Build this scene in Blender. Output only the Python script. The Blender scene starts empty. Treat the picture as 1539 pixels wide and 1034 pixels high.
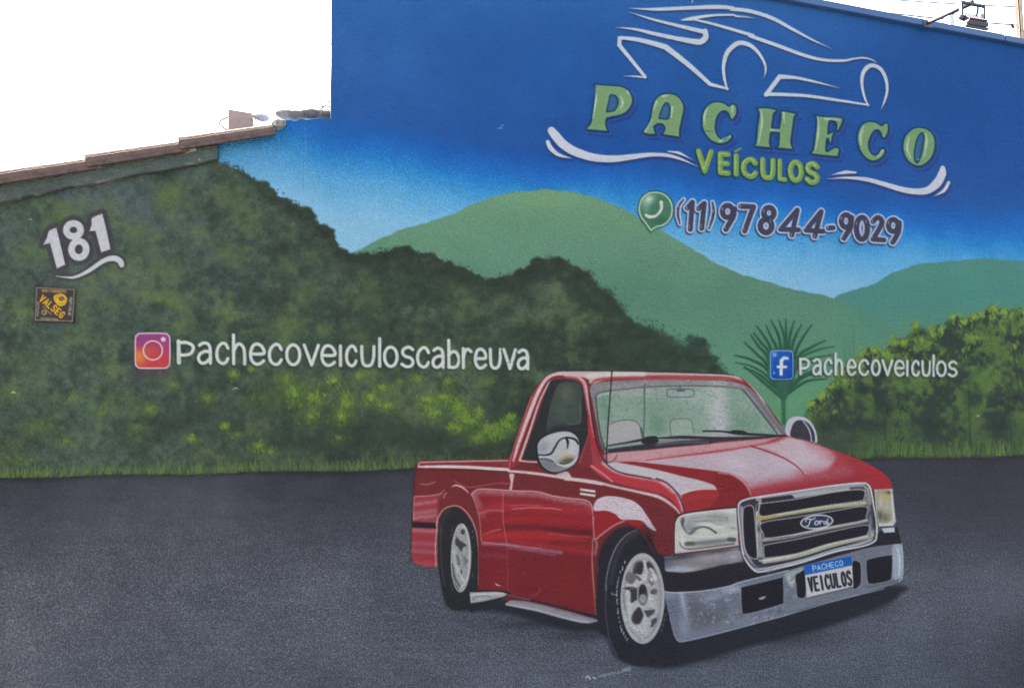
import bpy, math, random
import numpy as np
from mathutils import Vector, Matrix
import bmesh

SC = bpy.context.scene
# ------------------------------------------------------------------ camera
CAM_D, CAM_H, YAW, PITCH, FPX = 3.3, 1.66, math.radians(16.7), math.radians(5.4), 1111.0
cam_d = bpy.data.cameras.new('camera'); cam = bpy.data.objects.new('camera', cam_d); SC.collection.objects.link(cam)
cam_d.sensor_width = 36.0; cam_d.lens = FPX / 1539 * 36.0; cam_d.clip_start = 0.05; cam_d.clip_end = 3000
cam.location = (0, -CAM_D, CAM_H)
FWD = Vector((math.sin(YAW) * math.cos(PITCH), math.cos(YAW) * math.cos(PITCH), math.sin(PITCH)))
cam.rotation_euler = FWD.to_track_quat('-Z', 'Y').to_euler()
SC.camera = cam
# ------------------------------------------------------------------ daylight: sun high behind the wall, the painted face in open shade
SUN = Vector((-0.42, 0.60, 0.68)).normalized()
wd = bpy.data.worlds.new('World'); SC.world = wd; wd.use_nodes = True
nt = wd.node_tree; bg = nt.nodes['Background']; sky = nt.nodes.new('ShaderNodeTexSky')
sky.sky_type = 'NISHITA'; sky.sun_disc = False; sky.sun_elevation = math.asin(SUN.z); sky.sun_rotation = math.atan2(SUN.x, SUN.y)
sky.air_density = 1.0; sky.dust_density = 4.0; sky.ozone_density = 1.0
nt.links.new(sky.outputs[0], bg.inputs[0]); bg.inputs[1].default_value = 0.13
sl = bpy.data.lights.new('sun', 'SUN'); sl.energy = 3.6; sl.angle = math.radians(0.6); sl.color = (1.0, 0.97, 0.93)
so = bpy.data.objects.new('sun', sl); SC.collection.objects.link(so); so.rotation_euler = (-SUN).to_track_quat('-Z', 'Y').to_euler(); so.location = SUN * 20
SC.cycles.filter_width = 1.0
SC.view_settings.view_transform = 'Standard'; SC.view_settings.look = 'None'; SC.view_settings.gamma = 1; SC.view_settings.use_curve_mapping = False
SC.view_settings.exposure = 2.56; SC.view_settings.use_white_balance = True; SC.view_settings.white_balance_temperature = 8200; SC.view_settings.white_balance_tint = 12
CAL = np.array(((1.612, -0.193, 0.009), (0.007, 1.317, 0.010), (-0.006, -0.032, 1.267)), np.float32)   # display colour of a paint in this shade -> its albedo
# ------------------------------------------------------------------ the mural's paint, worked out in numpy
CX0, CY0, CX1, CY1 = -420, -150, 1960, 1270          # canvas limits (photo pixels); it runs on past the frame
W, H = CX1 - CX0, CY1 - CY0
RNG = np.random.RandomState(7)

def vnoise(cell, seed, cy=None):
    r = np.random.RandomState(seed); cy = cy or cell
    gy, gx = int(H / cy) + 3, int(W / cell) + 3
    g = r.rand(gy, gx).astype(np.float32)
    y = np.arange(H) / cy; x = np.arange(W) / cell
    iy, ix = y.astype(int), x.astype(int)
    fy, fx = y - iy, x - ix
    fy = (fy * fy * (3 - 2 * fy)).astype(np.float32)[:, None]; fx = (fx * fx * (3 - 2 * fx)).astype(np.float32)[None]
    a = g[iy][:, ix]; b = g[iy][:, ix + 1]; c = g[iy + 1][:, ix]; d = g[iy + 1][:, ix + 1]
    return (a * (1 - fx) + b * fx) * (1 - fy) + (c * (1 - fx) + d * fx) * fy

def fbm(cell, seed, n=4, cy=None):
    s = 0; t = 0; w = 1.0
    for k in range(n):
        s = s + w * vnoise(max(cell / 2 ** k, 1.5), seed + k, None if cy is None else max(cy / 2 ** k, 1.5)); t += w; w *= 0.55
    return s / t

YY, XX = np.mgrid[0:H, 0:W].astype(np.float32)
YY += CY0 + 0.5; XX += CX0 + 0.5
CAN = np.zeros((H, W, 3), np.float32)                # paint colour, display values 0..255
SPK = np.zeros((H, W), np.float32)                   # how strongly the spray speckle shows
LAB = np.zeros((H, W), np.int16)                     # which part of the mural owns the spot
GR = np.clip(0.5 + 1.5 * (0.55 * vnoise(1.7, 91) + 0.45 * vnoise(3.4, 92) - 0.5), 0, 1)
DEFS = []                                            # (group, name, label)
KEY = {}
CUR = [0]

def part(group, name=None, label=None):
    """start a new part: everything filled with own=True from here on belongs to it"""
    if group is None: CUR[0] = 0; return 0
    DEFS.append((group, name, label)); CUR[0] = len(DEFS); return CUR[0]

def mixc(a, b, m): return a * (1 - m[..., None]) + b * m[..., None]
def sm(x, a, b):
    t = np.clip((x - a) / (b - a), 0, 1); return t * t * (3 - 2 * t)

def Z(x0, y0, s, *p): return [(x0 + a / s, y0 + b / s) for a, b in p]

def spline(P, closed=False, n=7):
    """Catmull-Rom; a point given twice in a row is a corner"""
    P = [tuple(map(float, p)) for p in P]
    runs = [[]]
    if closed:
        k = next((i for i in range(len(P)) if P[i] == P[(i + 1) % len(P)]), None)
        if k is None:
            Q = np.array(P); m = len(Q); out = []
            for i in range(m):
                p0, p1, p2, p3 = Q[i - 1], Q[i], Q[(i + 1) % m], Q[(i + 2) % m]
                for j in range(n):
                    t = j / n
                    out.append(0.5 * ((2 * p1) + (p2 - p0) * t + (2 * p0 - 5 * p1 + 4 * p2 - p3) * t * t + (3 * p1 - p0 - 3 * p2 + p3) * t ** 3))
            return np.array(out)
        P = P[k + 1:] + P[:k + 1]
        P = P + [P[0]]
    for p in P:
        if runs[-1] and runs[-1][-1] == p: runs.append([p])
        else: runs[-1].append(p)
    out = []
    for r in runs:
        if len(r) < 3: out += r; continue
        Q = np.array([r[0]] + r + [r[-1]])
        for i in range(1, len(Q) - 2):
            p0, p1, p2, p3 = Q[i - 1], Q[i], Q[i + 1], Q[i + 2]
            for j in range(n):
                t = j / n
                out.append(tuple(0.5 * ((2 * p1) + (p2 - p0) * t + (2 * p0 - 5 * p1 + 4 * p2 - p3) * t * t + (3 * p1 - p0 - 3 * p2 + p3) * t ** 3)))
        out.append(r[-1])
    return np.array(out, float)

def win(P, pad):
    x0 = max(int(P[:, 0].min() - pad - CX0), 0); x1 = min(int(P[:, 0].max() + pad - CX0) + 2, W)
    y0 = max(int(P[:, 1].min() - pad - CY0), 0); y1 = min(int(P[:, 1].max() + pad - CY0) + 2, H)
    return slice(y0, y1), slice(x0, x1)

def segdist(P, X, Y, closed, wd=None):
    D = np.full(X.shape, 1e9, np.float32)
    m = len(P) if closed else len(P) - 1
    for i in range(m):
        a = P[i]; b = P[(i + 1) % len(P)]
        dx, dy = b[0] - a[0], b[1] - a[1]; L = dx * dx + dy * dy
        if L < 1e-9: continue
        t = np.clip(((X - a[0]) * dx + (Y - a[1]) * dy) / L, 0, 1)
        d = np.hypot(X - a[0] - t * dx, Y - a[1] - t * dy)
        if wd is not None: d = d - (wd[i] + (wd[min(i + 1, len(wd) - 1)] - wd[i]) * t) / 2
        D = np.minimum(D, d)
    return D

def inside(P, X, Y):
    r = np.zeros(X.shape, bool); n = len(P)
    ys = Y[:, 0]; xs = X[0]
    for i in range(n):
        a = P[i]; b = P[(i + 1) % n]
        if a[1] == b[1]: continue
        sel = (ys >= min(a[1], b[1])) & (ys < max(a[1], b[1]))
        if not sel.any(): continue
        xi = a[0] + (ys[sel] - a[1]) / (b[1] - a[1]) * (b[0] - a[0])
        r[sel] ^= xs[None, :] < xi[:, None]
    return r

CLIP = [None]
def polymask(P, soft=0.8, smooth=True):
    P = spline(P, True) if smooth else np.array(P, float)
    s = win(P, soft + 2)
    X, Y = XX[s], YY[s]
    D = segdist(P, X, Y, True); D = np.where(inside(P, X, Y), -D, D)
    return s, np.clip(0.5 - D / (2 * soft), 0, 1) if soft <= 1.5 else sm(-D, -soft, soft)

def put(s, m, col, alpha=1.0, grain=0.0, own=False):
    if CLIP[0] is not None: m = m * CLIP[0][s]
    grain = grain * .5
    if grain: m = m * np.clip(1 - grain + grain * 2.2 * (GR[s] - 0.28), 0, 1) if alpha >= 1 else m * (1 - grain + grain * 2 * GR[s])
    mm = np.clip(m * alpha, 0, 1)
    c = col(XX[s], YY[s]) if callable(col) else np.array(col, np.float32)
    CAN[s] = mixc(CAN[s], c, mm)
    if own:
        LAB[s] = np.where(m > 0.45, CUR[0], LAB[s])
        SPK[s] = SPK[s] * (1 - m)

def fill(P, col, soft=0.8, alpha=1.0, smooth=True, grain=0.0, own=False):
    s, m = polymask(P, soft, smooth); put(s, m, col, alpha, grain, own)

def stroke(P, wd, col, soft=0.7, alpha=1.0, smooth=True, grain=0.0, own=False, closed=False):
    P0 = np.array(P, float)
    Q = spline(P, closed) if smooth and len(P) > 2 else P0
    if np.isscalar(wd): w_ = np.full(len(Q), float(wd))
    else:
        def arc(A): return np.r_[0, np.cumsum(np.hypot(*np.diff(A, axis=0).T))]
        idx = [int(np.argmin(np.hypot(*(Q - p).T))) for p in P0]
        aq = arc(Q); w_ = np.interp(aq, np.maximum.accumulate([aq[i] for i in idx]), wd)
    s = win(Q, max(w_) / 2 + soft + 2)
    if s[0].stop <= s[0].start or s[1].stop <= s[1].start: return
    D = segdist(Q, XX[s], YY[s], closed, w_)
    m = np.clip(0.5 - D / (2 * soft), 0, 1) if soft <= 1.5 else sm(-D, -soft, soft)
    put(s, m, col, alpha, grain, own)

def blob(cx, cy, rx, ry, col, alpha=1.0, rot=0.0, pw=1.0, grain=0.0):
    R = 2.2 * max(rx, ry); s = win(np.array([(cx - R, cy - R), (cx + R, cy + R)]), 1)
    X, Y = XX[s] - cx, YY[s] - cy; c_, s_ = math.cos(rot), math.sin(rot)
    u, v = (X * c_ + Y * s_) / rx, (-X * s_ + Y * c_) / ry
    put(s, np.exp(-(u * u + v * v) ** pw * 1.2), col, alpha, grain)

def ell(cx, cy, rx, ry, rot=0.0, n=28, a0=0, a1=2 * math.pi):
    t = np.linspace(a0, a1, n, endpoint=(a1 - a0) < 6.28)
    c_, s_ = math.cos(rot), math.sin(rot)
    return [(cx + rx * math.cos(q) * c_ - ry * math.sin(q) * s_, cy + rx * math.cos(q) * s_ + ry * math.sin(q) * c_) for q in t]

def clip(P=None, soft=0.8, smooth=True):
    if P is None: CLIP[0] = None; return
    m = np.zeros((H, W), np.float32); s, k = polymask(P, soft, smooth); m[s] = k; CLIP[0] = m

# ---- painted sky
tx = [-420, 300, 350, 420, 470, 500, 560, 640, 740, 820, 900, 1000, 1100, 1200, 1300, 1420, 1540, 1960]
T = np.interp(XX[0], tx, [160, 168, 170, 178, 196, 212, 218, 232, 254, 262, 262, 278, 298, 308, 322, 336, 345, 350]).astype(np.float32)[None]
T = T + 14 * (fbm(90, 5) - 0.5)
wob = 18 * (fbm(26, 6, 3) - 0.5) + 5 * (GR - 0.5)
t = YY - T + wob
def ramp(t, stops):
    xs = [s[0] for s in stops]
    return np.stack([np.interp(t, xs, [s[1][k] for s in stops]) for k in range(3)], -1).astype(np.float32)
CAN[:] = ramp(t, [(-330, (60, 112, 178)), (-180, (41, 94, 164)), (-70, (38, 88, 160)), (-34, (36, 88, 163)), (-12, (26, 98, 180)), (6, (26, 112, 194)), (28, (52, 138, 206)), (60, (92, 164, 214)), (110, (130, 184, 220)), (190, (142, 192, 222))])
lft = sm(-XX, -860, -480) * sm(-YY, -330, -60)
CAN = mixc(CAN, np.array((72, 122, 186), np.float32), 0.55 * lft * (0.7 + 0.6 * (fbm(50, 12) - 0.3)))  # glare at the tall wall's top left, mixed into the paint as paler blue
CAN = mixc(CAN, np.array((30, 80, 152), np.float32), 0.55 * sm(XX, 1150, 1480) * sm(-YY, -330, -150))
CAN += 10 * (fbm(60, 14)[..., None] - 0.5)
SPK[:] = 0.12 + 0.42 * np.exp(-((t - 34) / 46.0) ** 2) + 0.12 * (t > 60)
REG = np.zeros((H, W), np.int8)                      # 0 sky 1 far hill 2 near hill 3 forest 4 shrubs 5 road

def above(px, py, amp, cell, seed):
    f = np.interp(XX[0], px, py)[None]
    return YY - (f + amp * (fbm(cell, seed, 4) - 0.5))

# ---- teal hill at the right
d = above([1225, 1260, 1290, 1315, 1340, 1380, 1430, 1480, 1540, 1960], [470, 444, 434, 426, 410, 397, 393, 388, 393, 380], 4, 14, 20)
m = sm(d, -1.6, 1.6) * (XX > 1228)
col = ramp(YY, [(385, (84, 148, 138)), (440, (78, 146, 140)), (520, (92, 148, 128)), (700, (90, 140, 110))])
CAN = mixc(CAN, col, m); REG[m > .5] = 1; SPK = SPK * (1 - m) + 0.25 * m
# ---- the pale green mountain
d = above([-420, 480, 520, 545, 570, 600, 640, 680, 710, 740, 780, 820, 860, 900, 930, 960, 990, 1020, 1050, 1080, 1110, 1140, 1180, 1230, 1280, 1330, 1375, 1450, 1960],
          [520, 400, 386, 373, 360, 346, 336, 322, 308, 296, 288, 285, 289, 300, 312, 328, 345, 362, 380, 398, 411, 420, 432, 442, 458, 478, 500, 540, 620], 4, 12, 21)
edge = sm(d, -1.4, 1.4) * np.clip(1 - sm(XX, 1230, 1330) * 0.72, 0, 1)
col = ramp(YY, [(285, (112, 162, 130)), (360, (103, 153, 130)), (450, (92, 143, 124)), (560, (100, 158, 128)), (700, (86, 138, 108))])
col = col + 9 * (fbm(70, 22)[..., None] - 0.5)
CAN = mixc(CAN, col, edge); REG[(d > 0) & (XX < 1300)] = 2; REG[(d > 0) & (XX >= 1300) & (REG == 0)] = 2
SPK = SPK * (1 - edge) + 0.3 * edge
blob(820, 300, 60, 14, (128, 172, 128), 0.45); blob(930, 330, 50, 12, (118, 168, 130), 0.4, 0.5)
blob(1130, 500, 110, 40, (92, 146, 128), 0.5); blob(1180, 640, 70, 60, (98, 158, 118), 0.6)
# thin painted trunks at the right
for x, y0, y1 in ((1283, 492, 540), (1277, 515, 545), (1270, 510, 545)):
    stroke([(x, y0), (x, y1)], 1.6, (72, 124, 108), 1.2, 0.6)
# ---- dark forest
px = [-420, 250, 326, 328.5, 370, 400, 425, 445, 465, 480, 500, 510, 535, 560, 585, 610, 635, 660, 685, 705, 720, 740, 770, 790, 810, 830, 850, 870, 890, 905, 925, 935, 960, 990, 1010, 1030, 1050, 1062, 1080, 1100, 1120, 1150]
py = [180, 200, 205, 243, 262, 285, 300, 312, 322, 340, 352, 376, 389, 383, 380, 377, 384, 394, 401, 407, 420, 424, 418, 405, 397, 392, 396, 407, 424, 444, 455, 476, 490, 499, 515, 526, 520, 533, 548, 575, 620, 700]
bump = 7 * (fbm(16, 30, 3) - 0.5) + 7 * np.abs(vnoise(11, 34) - 0.5)
d = above(px, py, 5, 30, 31) + bump * sm(XX, 420, 520)
fe = 1.3 + 9 * sm(XX, 900, 1010)
m = np.clip(0.5 + d / (2 * fe), 0, 1) * (1 - sm(XX, 1010, 1115) * sm(YY, 470, 560) * 0.98)
n1 = fbm(95, 40, 5); n2 = fbm(42, 50, 4); n3 = fbm(16, 60, 3)
dark = ramp(XX, [(-400, (70, 92, 92)), (300, (64, 86, 82)), (600, (54, 74, 68)), (1000, (48, 64, 60))])
f = mixc(dark, np.array((76, 98, 84), np.float32), sm(n1 * .5 + n2 * .5, 0.46, 0.70))
f = mixc(f, np.array((84, 106, 80), np.float32), sm(n2 * .6 + n3 * .4, 0.58, 0.78) * 0.6)
f = mixc(f, np.array((47, 60, 62), np.float32), sm(1 - (n1 * .4 + n3 * .6), 0.50, 0.72) * 0.6)
bl = sm(-YY, -500, -250) * sm(-XX, -620, -60)
f = mixc(f, np.array((80, 100, 128), np.float32), bl * sm(fbm(80, 70, 3), 0.42, 0.75) * 0.75)
f = mixc(f, np.array((96, 116, 126), np.float32), bl * 0.16)  # bluish haze of the upper left, mixed into the forest colour
low = sm(YY, 560, 650)
f = mixc(f, np.array((50, 66, 58), np.float32), low * 0.45 * sm(n2, 0.3, 0.6))
rim = np.exp(-np.clip(d, 0, 99) / 26) * sm(XX, 330, 480)
f = mixc(f, np.array((50, 64, 62), np.float32), rim * 0.75)
leaf = fbm(9, 150, 3); leaf2 = fbm(22, 155, 3)
f = f * (1 + .30 * (leaf - .5) + .16 * (GR - .5) + .22 * (leaf2 - .5))[..., None]
f = mixc(f, np.array((92, 102, 74), np.float32), sm(leaf2 * .5 + leaf * .5, .56, .72) * .38)
CAN = mixc(CAN, f, m); FOR = m > .5; REG[FOR] = 3; SPK = SPK * (1 - m) + 0.30 * m
for x in np.arange(395, 935, 9.0):
    y = np.interp(x, px, py) + RNG.uniform(-4, 7); r = RNG.uniform(4, 14)
    P = [(x + r * (1 + .14 * math.sin(4 * a_ + x)) * math.cos(a_), y + 3 + r * .8 * (1 + .12 * math.sin(5 * a_ + x)) * math.sin(a_)) for a_ in np.linspace(0, 6.283, 12)[:-1]]
    s_, mk = polymask(P, 2.6); CAN[s_] = mixc(CAN[s_], f[s_] * .86, mk * .95); REG[s_] = np.where(mk > .5, 3, REG[s_])
for k in range(500):
    x = RNG.uniform(335, 930); y = np.interp(x, px, py) + RNG.normal(-1, 3.2); blob(x, y, RNG.uniform(.9, 2.6), RNG.uniform(.9, 2.2), (50, 68, 62), RNG.uniform(.4, .95))
# rounded dark crowns along the edge
for x, y in zip(range(560, 1080, 17), np.interp(range(560, 1080, 17), px, py)):
    for k in range(4):
        blob(x + RNG.uniform(-12, 12), y + 6 + RNG.uniform(0, 22), RNG.uniform(6, 12), RNG.uniform(5, 10), (46, 62, 58), 0.42)
for k in range(240):                                 # faint leafy dabs over the crowns
    x = RNG.uniform(-300, 980); y = RNG.uniform(max(300, np.interp(x, px, py) + 20), 620)
    blob(x, y, RNG.uniform(5, 15), RNG.uniform(4, 11), [(84, 108, 78), (74, 98, 76), (90, 114, 72), (48, 62, 60), (70, 92, 86)][RNG.randint(5)], RNG.uniform(.12, .4), RNG.uniform(0, 3))
def dabs(cx, cy, rx, ry, n, cols, size=(3, 7), wd=(1.0, 2.4), alpha=(.35, .9), ang=(-2.3, -0.7), soft=0.8):
    for k in range(n):
        r = abs(RNG.normal(0, .55)); q = RNG.uniform(0, 6.283)
        x = cx + rx * r * math.cos(q); y = cy + ry * r * math.sin(q)
        L = RNG.uniform(*size); a = RNG.uniform(*ang); c = cols[RNG.randint(len(cols))]
        P = [(x, y), (x + L * math.cos(a) * .55 + RNG.uniform(-.6, .6), y + L * math.sin(a) * .5), (x + L * math.cos(a), y + L * math.sin(a))]
        w = RNG.uniform(*wd)
        stroke(P, [w * .6, w, w * .3], c, soft, RNG.uniform(*alpha), smooth=False)
DG = [(46, 60, 54), (52, 68, 58), (42, 54, 52)]
LG = [(98, 134, 64), (110, 146, 68), (88, 122, 60), (120, 154, 78), (80, 112, 60)]
for x, y, rx, ry, a in [(255, 298, 22, 26, .6), (90, 322, 24, 16, .5), (55, 375, 34, 14, .35), (262, 452, 22, 15, .6), (235, 448, 16, 10, .35), (168, 455, 14, 9, .4), (275, 490, 17, 12, .55),
                        (425, 492, 22, 18, .55), (450, 486, 14, 11, .4), (485, 496, 12, 9, .4), (735, 570, 14, 8, .55), (640, 520, 12, 12, .4), (540, 510, 18, 12, .35), (350, 300, 22, 20, .3), (375, 330, 20, 18, .35),
                        (345, 385, 24, 16, .35), (210, 345, 22, 16, .3), (30, 460, 30, 18, .35), (300, 350, 16, 14, .3), (420, 400, 26, 16, .22), (560, 450, 24, 14, .22), (700, 470, 26, 16, .2),
                        (240, 410, 30, 18, .3), (120, 500, 26, 18, .25), (35, 540, 30, 20, .22), (460, 440, 22, 14, .25), (330, 470, 24, 14, .25)]:
    blob(x, y, rx, ry, (92, 120, 76), a, RNG.uniform(-.5, .5), 1, .3)
    for k in range(7): blob(x + RNG.normal(0, rx * .7), y + RNG.normal(0, ry * .7), rx * .3, ry * .32, (98, 126, 76), a * .5)
for x, y, rx, ry in [(400, 600, 34, 22), (520, 650, 44, 26), (600, 655, 30, 20), (300, 620, 30, 18), (250, 640, 26, 14), (640, 665, 60, 22), (760, 690, 40, 14), (450, 668, 40, 16), (345, 640, 24, 16)]:
    blob(x, y, rx, ry, (46, 58, 56), .55, 0, 1, .3)
CL = [(258, 580, 12, 9, 1), (310, 598, 13, 14, 2), (225, 617, 15, 7, 3), (205, 645, 14, 8, 1), (350, 564, 10, 9, 3), (378, 556, 7, 6, 2), (440, 592, 18, 19, 5), (472, 598, 20, 18, 5), (500, 575, 12, 10, 4), (468, 628, 22, 12, 3),
      (430, 570, 22, 14, 2), (396, 600, 22, 20, 1), (520, 605, 12, 24, 5), (512, 628, 14, 14, 4), (540, 566, 9, 7, 3), (556, 600, 12, 12, 4), (575, 584, 14, 8, 3), (582, 612, 14, 9, 4), (600, 575, 8, 5, 1), (628, 570, 11, 7, 2), (672, 575, 10, 9, 2),
      (642, 602, 16, 11, 5), (668, 600, 20, 9, 5), (690, 615, 14, 16, 6), (652, 622, 18, 11, 5), (700, 632, 16, 14, 6), (684, 645, 14, 9, 4), (720, 620, 8, 12, 3), (735, 645, 20, 10, 5), (760, 640, 14, 12, 5), (768, 630, 9, 9, 4), (716, 660, 18, 9, 3), (745, 655, 24, 10, 4),
      (338, 642, 9, 7, 3), (355, 655, 16, 8, 1), (288, 660, 13, 6, 3), (388, 672, 14, 8, 3), (405, 680, 16, 8, 2), (510, 660, 14, 9, 1), (150, 620, 18, 12, 1), (110, 600, 18, 12, 1), (60, 640, 26, 14, 1), (20, 590, 20, 14, 1), (100, 665, 24, 10, 1), (560, 560, 16, 7, 1), (30, 690, 30, 8, 1)]
for x, y, rx, ry, q in CL:
    blob(x, y, rx * 1.1, ry * 1.1, (92, 130, 54), .15 + .08 * q)
    dabs(x, y, rx, ry, int(10 + 12 * q), LG[:4] if q > 3 else LG, alpha=(.12 + .07 * q, .3 + .11 * q), size=(3, 7), wd=(1.2, 2.8))
    if q > 3: dabs(x, y + ry * .5, rx * .9, ry * .6, 8, DG, alpha=(.2, .5))
# clumped tree crowns where the forest thins out, sprayed over the pale hill
for cx, cy, r in ((905, 452, 20), (925, 482, 22), (950, 500, 20), (975, 512, 22), (1000, 520, 18), (1022, 535, 17), (1048, 528, 20), (1040, 512, 10), (1066, 545, 14), (880, 430, 18), (1075, 560, 12), (985, 540, 30), (1030, 558, 26), (940, 530, 36), (850, 412, 16), (820, 405, 16), (1053, 515, 9)):
    fill([(cx + r * (1 + .22 * math.sin(5 * a_ + cx)) * math.cos(a_), cy + r * .85 * (1 + .2 * math.sin(4 * a_ + cy)) * math.sin(a_)) for a_ in np.linspace(0, 6.283, 14)[:-1]], (47, 63, 60), 3.2, .72, grain=.75)
    for k in range(5): blob(cx + RNG.normal(0, r * .5), cy + RNG.normal(0, r * .4), r * .35, r * .28, (66, 90, 78), .35, 0, 1, .5)
for k in range(420):
    x = RNG.uniform(880, 1095); y = np.interp(x, px, py) + RNG.normal(-2, 9); blob(x, y, RNG.uniform(.8, 2), RNG.uniform(.8, 2), (52, 70, 64), RNG.uniform(.3, .8))
# painted board edge under the roof tiles
bdx = np.array([-420, 0, 31, 64, 109, 175, 210, 263, 300, 328]); bdy = np.array([353, 304, 298, 291, 281, 269, 262, 254, 246, 240])
bm = sm(-(YY - np.interp(XX[0], bdx, bdy)[None]), -1.5, 1.5) * sm(-XX, -330, -328)
CAN = mixc(CAN, (np.array((82, 100, 108), np.float32) + 26 * (fbm(34, 140, 4, 8)[..., None] - .5)), bm * .85)
stroke(list(zip(bdx, bdy)), 1.6, (48, 58, 72), .9, .8, smooth=False)  # shadow line along the board's lower edge, put into the paint
for k in range(46):
    x = RNG.uniform(-150, 318); y = np.interp(x, bdx, bdy) - RNG.uniform(-1, 20); L = RNG.uniform(3, 14); stroke([(x, y), (x + L, y - L * .2)], [1.3, .5], [(150, 160, 168), (116, 130, 134), (56, 68, 80)][RNG.randint(3)], .6, RNG.uniform(.2, .7), smooth=False)
for a_, b_ in ((0, 31), (52, 66), (112, 182)): stroke([(a_, np.interp(a_, bdx, bdy) - .6), (b_, np.interp(b_, bdx, bdy) - .6)], 1.4, (164, 172, 180), .7, .65, smooth=False)
# grass below the forest
def roadline(x): return 718.0 - 0.0214 * x + 1.2 * np.sin(x / 37.0)
for k in range(2600):
    x = RNG.uniform(-400, 800); y = roadline(x) + RNG.uniform(-7, 2); L = RNG.uniform(5, 15) * (1.4 if RNG.rand() < .18 else 1)
    if 400 < x and RNG.rand() < .2: L *= .6
    a = RNG.normal(-1.55, .22); c = [(92, 122, 70), (78, 104, 66), (108, 136, 78), (66, 88, 60), (52, 68, 54), (98, 128, 66)][RNG.randint(6)]
    stroke([(x, y), (x + L * math.cos(a), y + L * math.sin(a))], [1.5, .5], c, .7, RNG.uniform(.25, .75), smooth=False)
# ---- palm
part('m', 'painted_palm', 'painted fan palm in dark green behind the small blue icon')
PB = Z(1080, 470, 6.4125, (622, 830))[0]
PALM = [[(505, 72), (570, 200), (600, 360)], [(580, 75), (625, 200), (640, 360)], [(648, 65), (650, 200), (652, 370)], [(728, 75), (690, 210), (670, 370)], [(800, 110), (735, 240), (700, 370)],
        [(895, 118), (800, 260), (735, 400)], [(455, 120), (520, 260), (560, 360)], [(365, 125), (460, 260), (510, 380)], [(335, 190), (420, 300), (490, 400)], [(310, 215), (390, 330), (470, 430)],
        [(250, 285), (370, 400), (470, 510)], [(1030, 265), (880, 340), (760, 440)], [(1115, 325), (950, 360), (760, 470)], [(1090, 405), (900, 440), (760, 520)], [(150, 410), (310, 450), (480, 560)],
        [(160, 480), (330, 520), (500, 640)], [(240, 530), (370, 580), (520, 700)], [(250, 520), (400, 640), (540, 760)], [(1090, 590), (860, 600), (700, 720)], [(1040, 635), (850, 660), (690, 760)], [(1000, 560), (850, 580), (700, 690)]]
for i, fr in enumerate(PALM):
    P = Z(1080, 470, 6.4125, *fr) + [PB]
    far = i in (12, 13, 20, 15)
    stroke(P, [1.6, 3.6, 4.5, 2.0], (68, 110, 90) if far else (52, 92, 74), .8, .95, own=not far)
    stroke([(a + .7, b + 1) for a, b in P], [.5, 1.1, 1.4, 1], (38, 72, 60), .7, .7)
fill(Z(1080, 470, 6.4125, (500, 360), (470, 560), (540, 720), (600, 830), (650, 835), (700, 700), (760, 520), (720, 370)), (58, 98, 80), 2.5, .8, grain=.3)
stroke(Z(1080, 470, 6.4125, (625, 820), (630, 1060)), 5.5, (56, 98, 76), .9, .95, own=True)
stroke([(1175.5, 603), (1175.5, 645)], 1.2, (82, 130, 96), .8, .6)
part(None)
# ---- shrubs at the right
sx = [1195, 1209, 1220, 1236, 1251, 1262, 1280, 1295, 1315, 1330, 1343, 1358, 1375, 1385, 1400, 1415, 1433, 1448, 1462, 1476, 1494, 1509, 1540, 1700, 1960]
sy = [670, 626, 604, 591, 577, 558, 545, 530, 524, 528, 511, 512, 486, 506, 494, 492, 473, 482, 472, 470, 462, 466, 467, 450, 460]
d = above(sx, sy, 14, 12, 80) + 8 * np.abs(vnoise(8, 81) - 0.5)
m = np.clip(0.5 + d / 3.0, 0, 1) * sm(XX, 1200, 1216)
q1 = fbm(30, 84, 4); q2 = fbm(9, 88, 3)
f = mixc(np.broadcast_to(np.array((64, 86, 64), np.float32), CAN.shape), np.array((92, 124, 64), np.float32), sm(q1 * .55 + q2 * .45, .40, .66))
f = mixc(f, np.array((46, 60, 58), np.float32), sm(1 - (q1 * .7 + q2 * .3), .47, .66) * .7)
f = mixc(f, np.array((58, 76, 62), np.float32), sm(YY, 600, 665) * .55)
CAN = mixc(CAN, f, m); REG[m > .5] = 4; SPK = SPK * (1 - m) + .3 * m
for k in range(170):
    x = RNG.uniform(1215, 1900); t0 = np.interp(x, sx, sy); y = t0 + RNG.uniform(0, 1) ** 1.3 * (665 - t0)
    br = y < t0 + 55
    c = LG[:4] + [(124, 156, 66)] if br else [(80, 112, 60), (90, 122, 60), (68, 94, 60)]
    dabs(x, y, 11, 9, 15, c, size=(3, 8), wd=(1.5, 3.4), alpha=(.3, .85 if br else .55))
    if RNG.rand() < .6: dabs(x + RNG.uniform(-12, 12), y + 10, 8, 8, 9, DG, size=(3, 7), wd=(1.5, 3.4), alpha=(.3, .7))
for x, t0 in zip(sx[2:23], sy[2:23]):
    dabs(x, t0 + 5, 9, 9, 26, [(124, 158, 64), (106, 146, 64), (138, 168, 76)], size=(4, 8), wd=(1.6, 3.2), alpha=(.4, .95))
for x, y, rx, ry in [(1262, 590, 14, 8), (1300, 585, 14, 8), (1330, 612, 24, 14), (1310, 640, 30, 14), (1400, 640, 26, 14), (1290, 610, 10, 12), (1385, 500, 9, 7), (1500, 640, 20, 16), (1460, 600, 14, 18), (1240, 640, 26, 20), (1525, 600, 10, 12)]:
    blob(x, y, rx, ry, (44, 57, 56), .8, 0, 1, .3)
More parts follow.
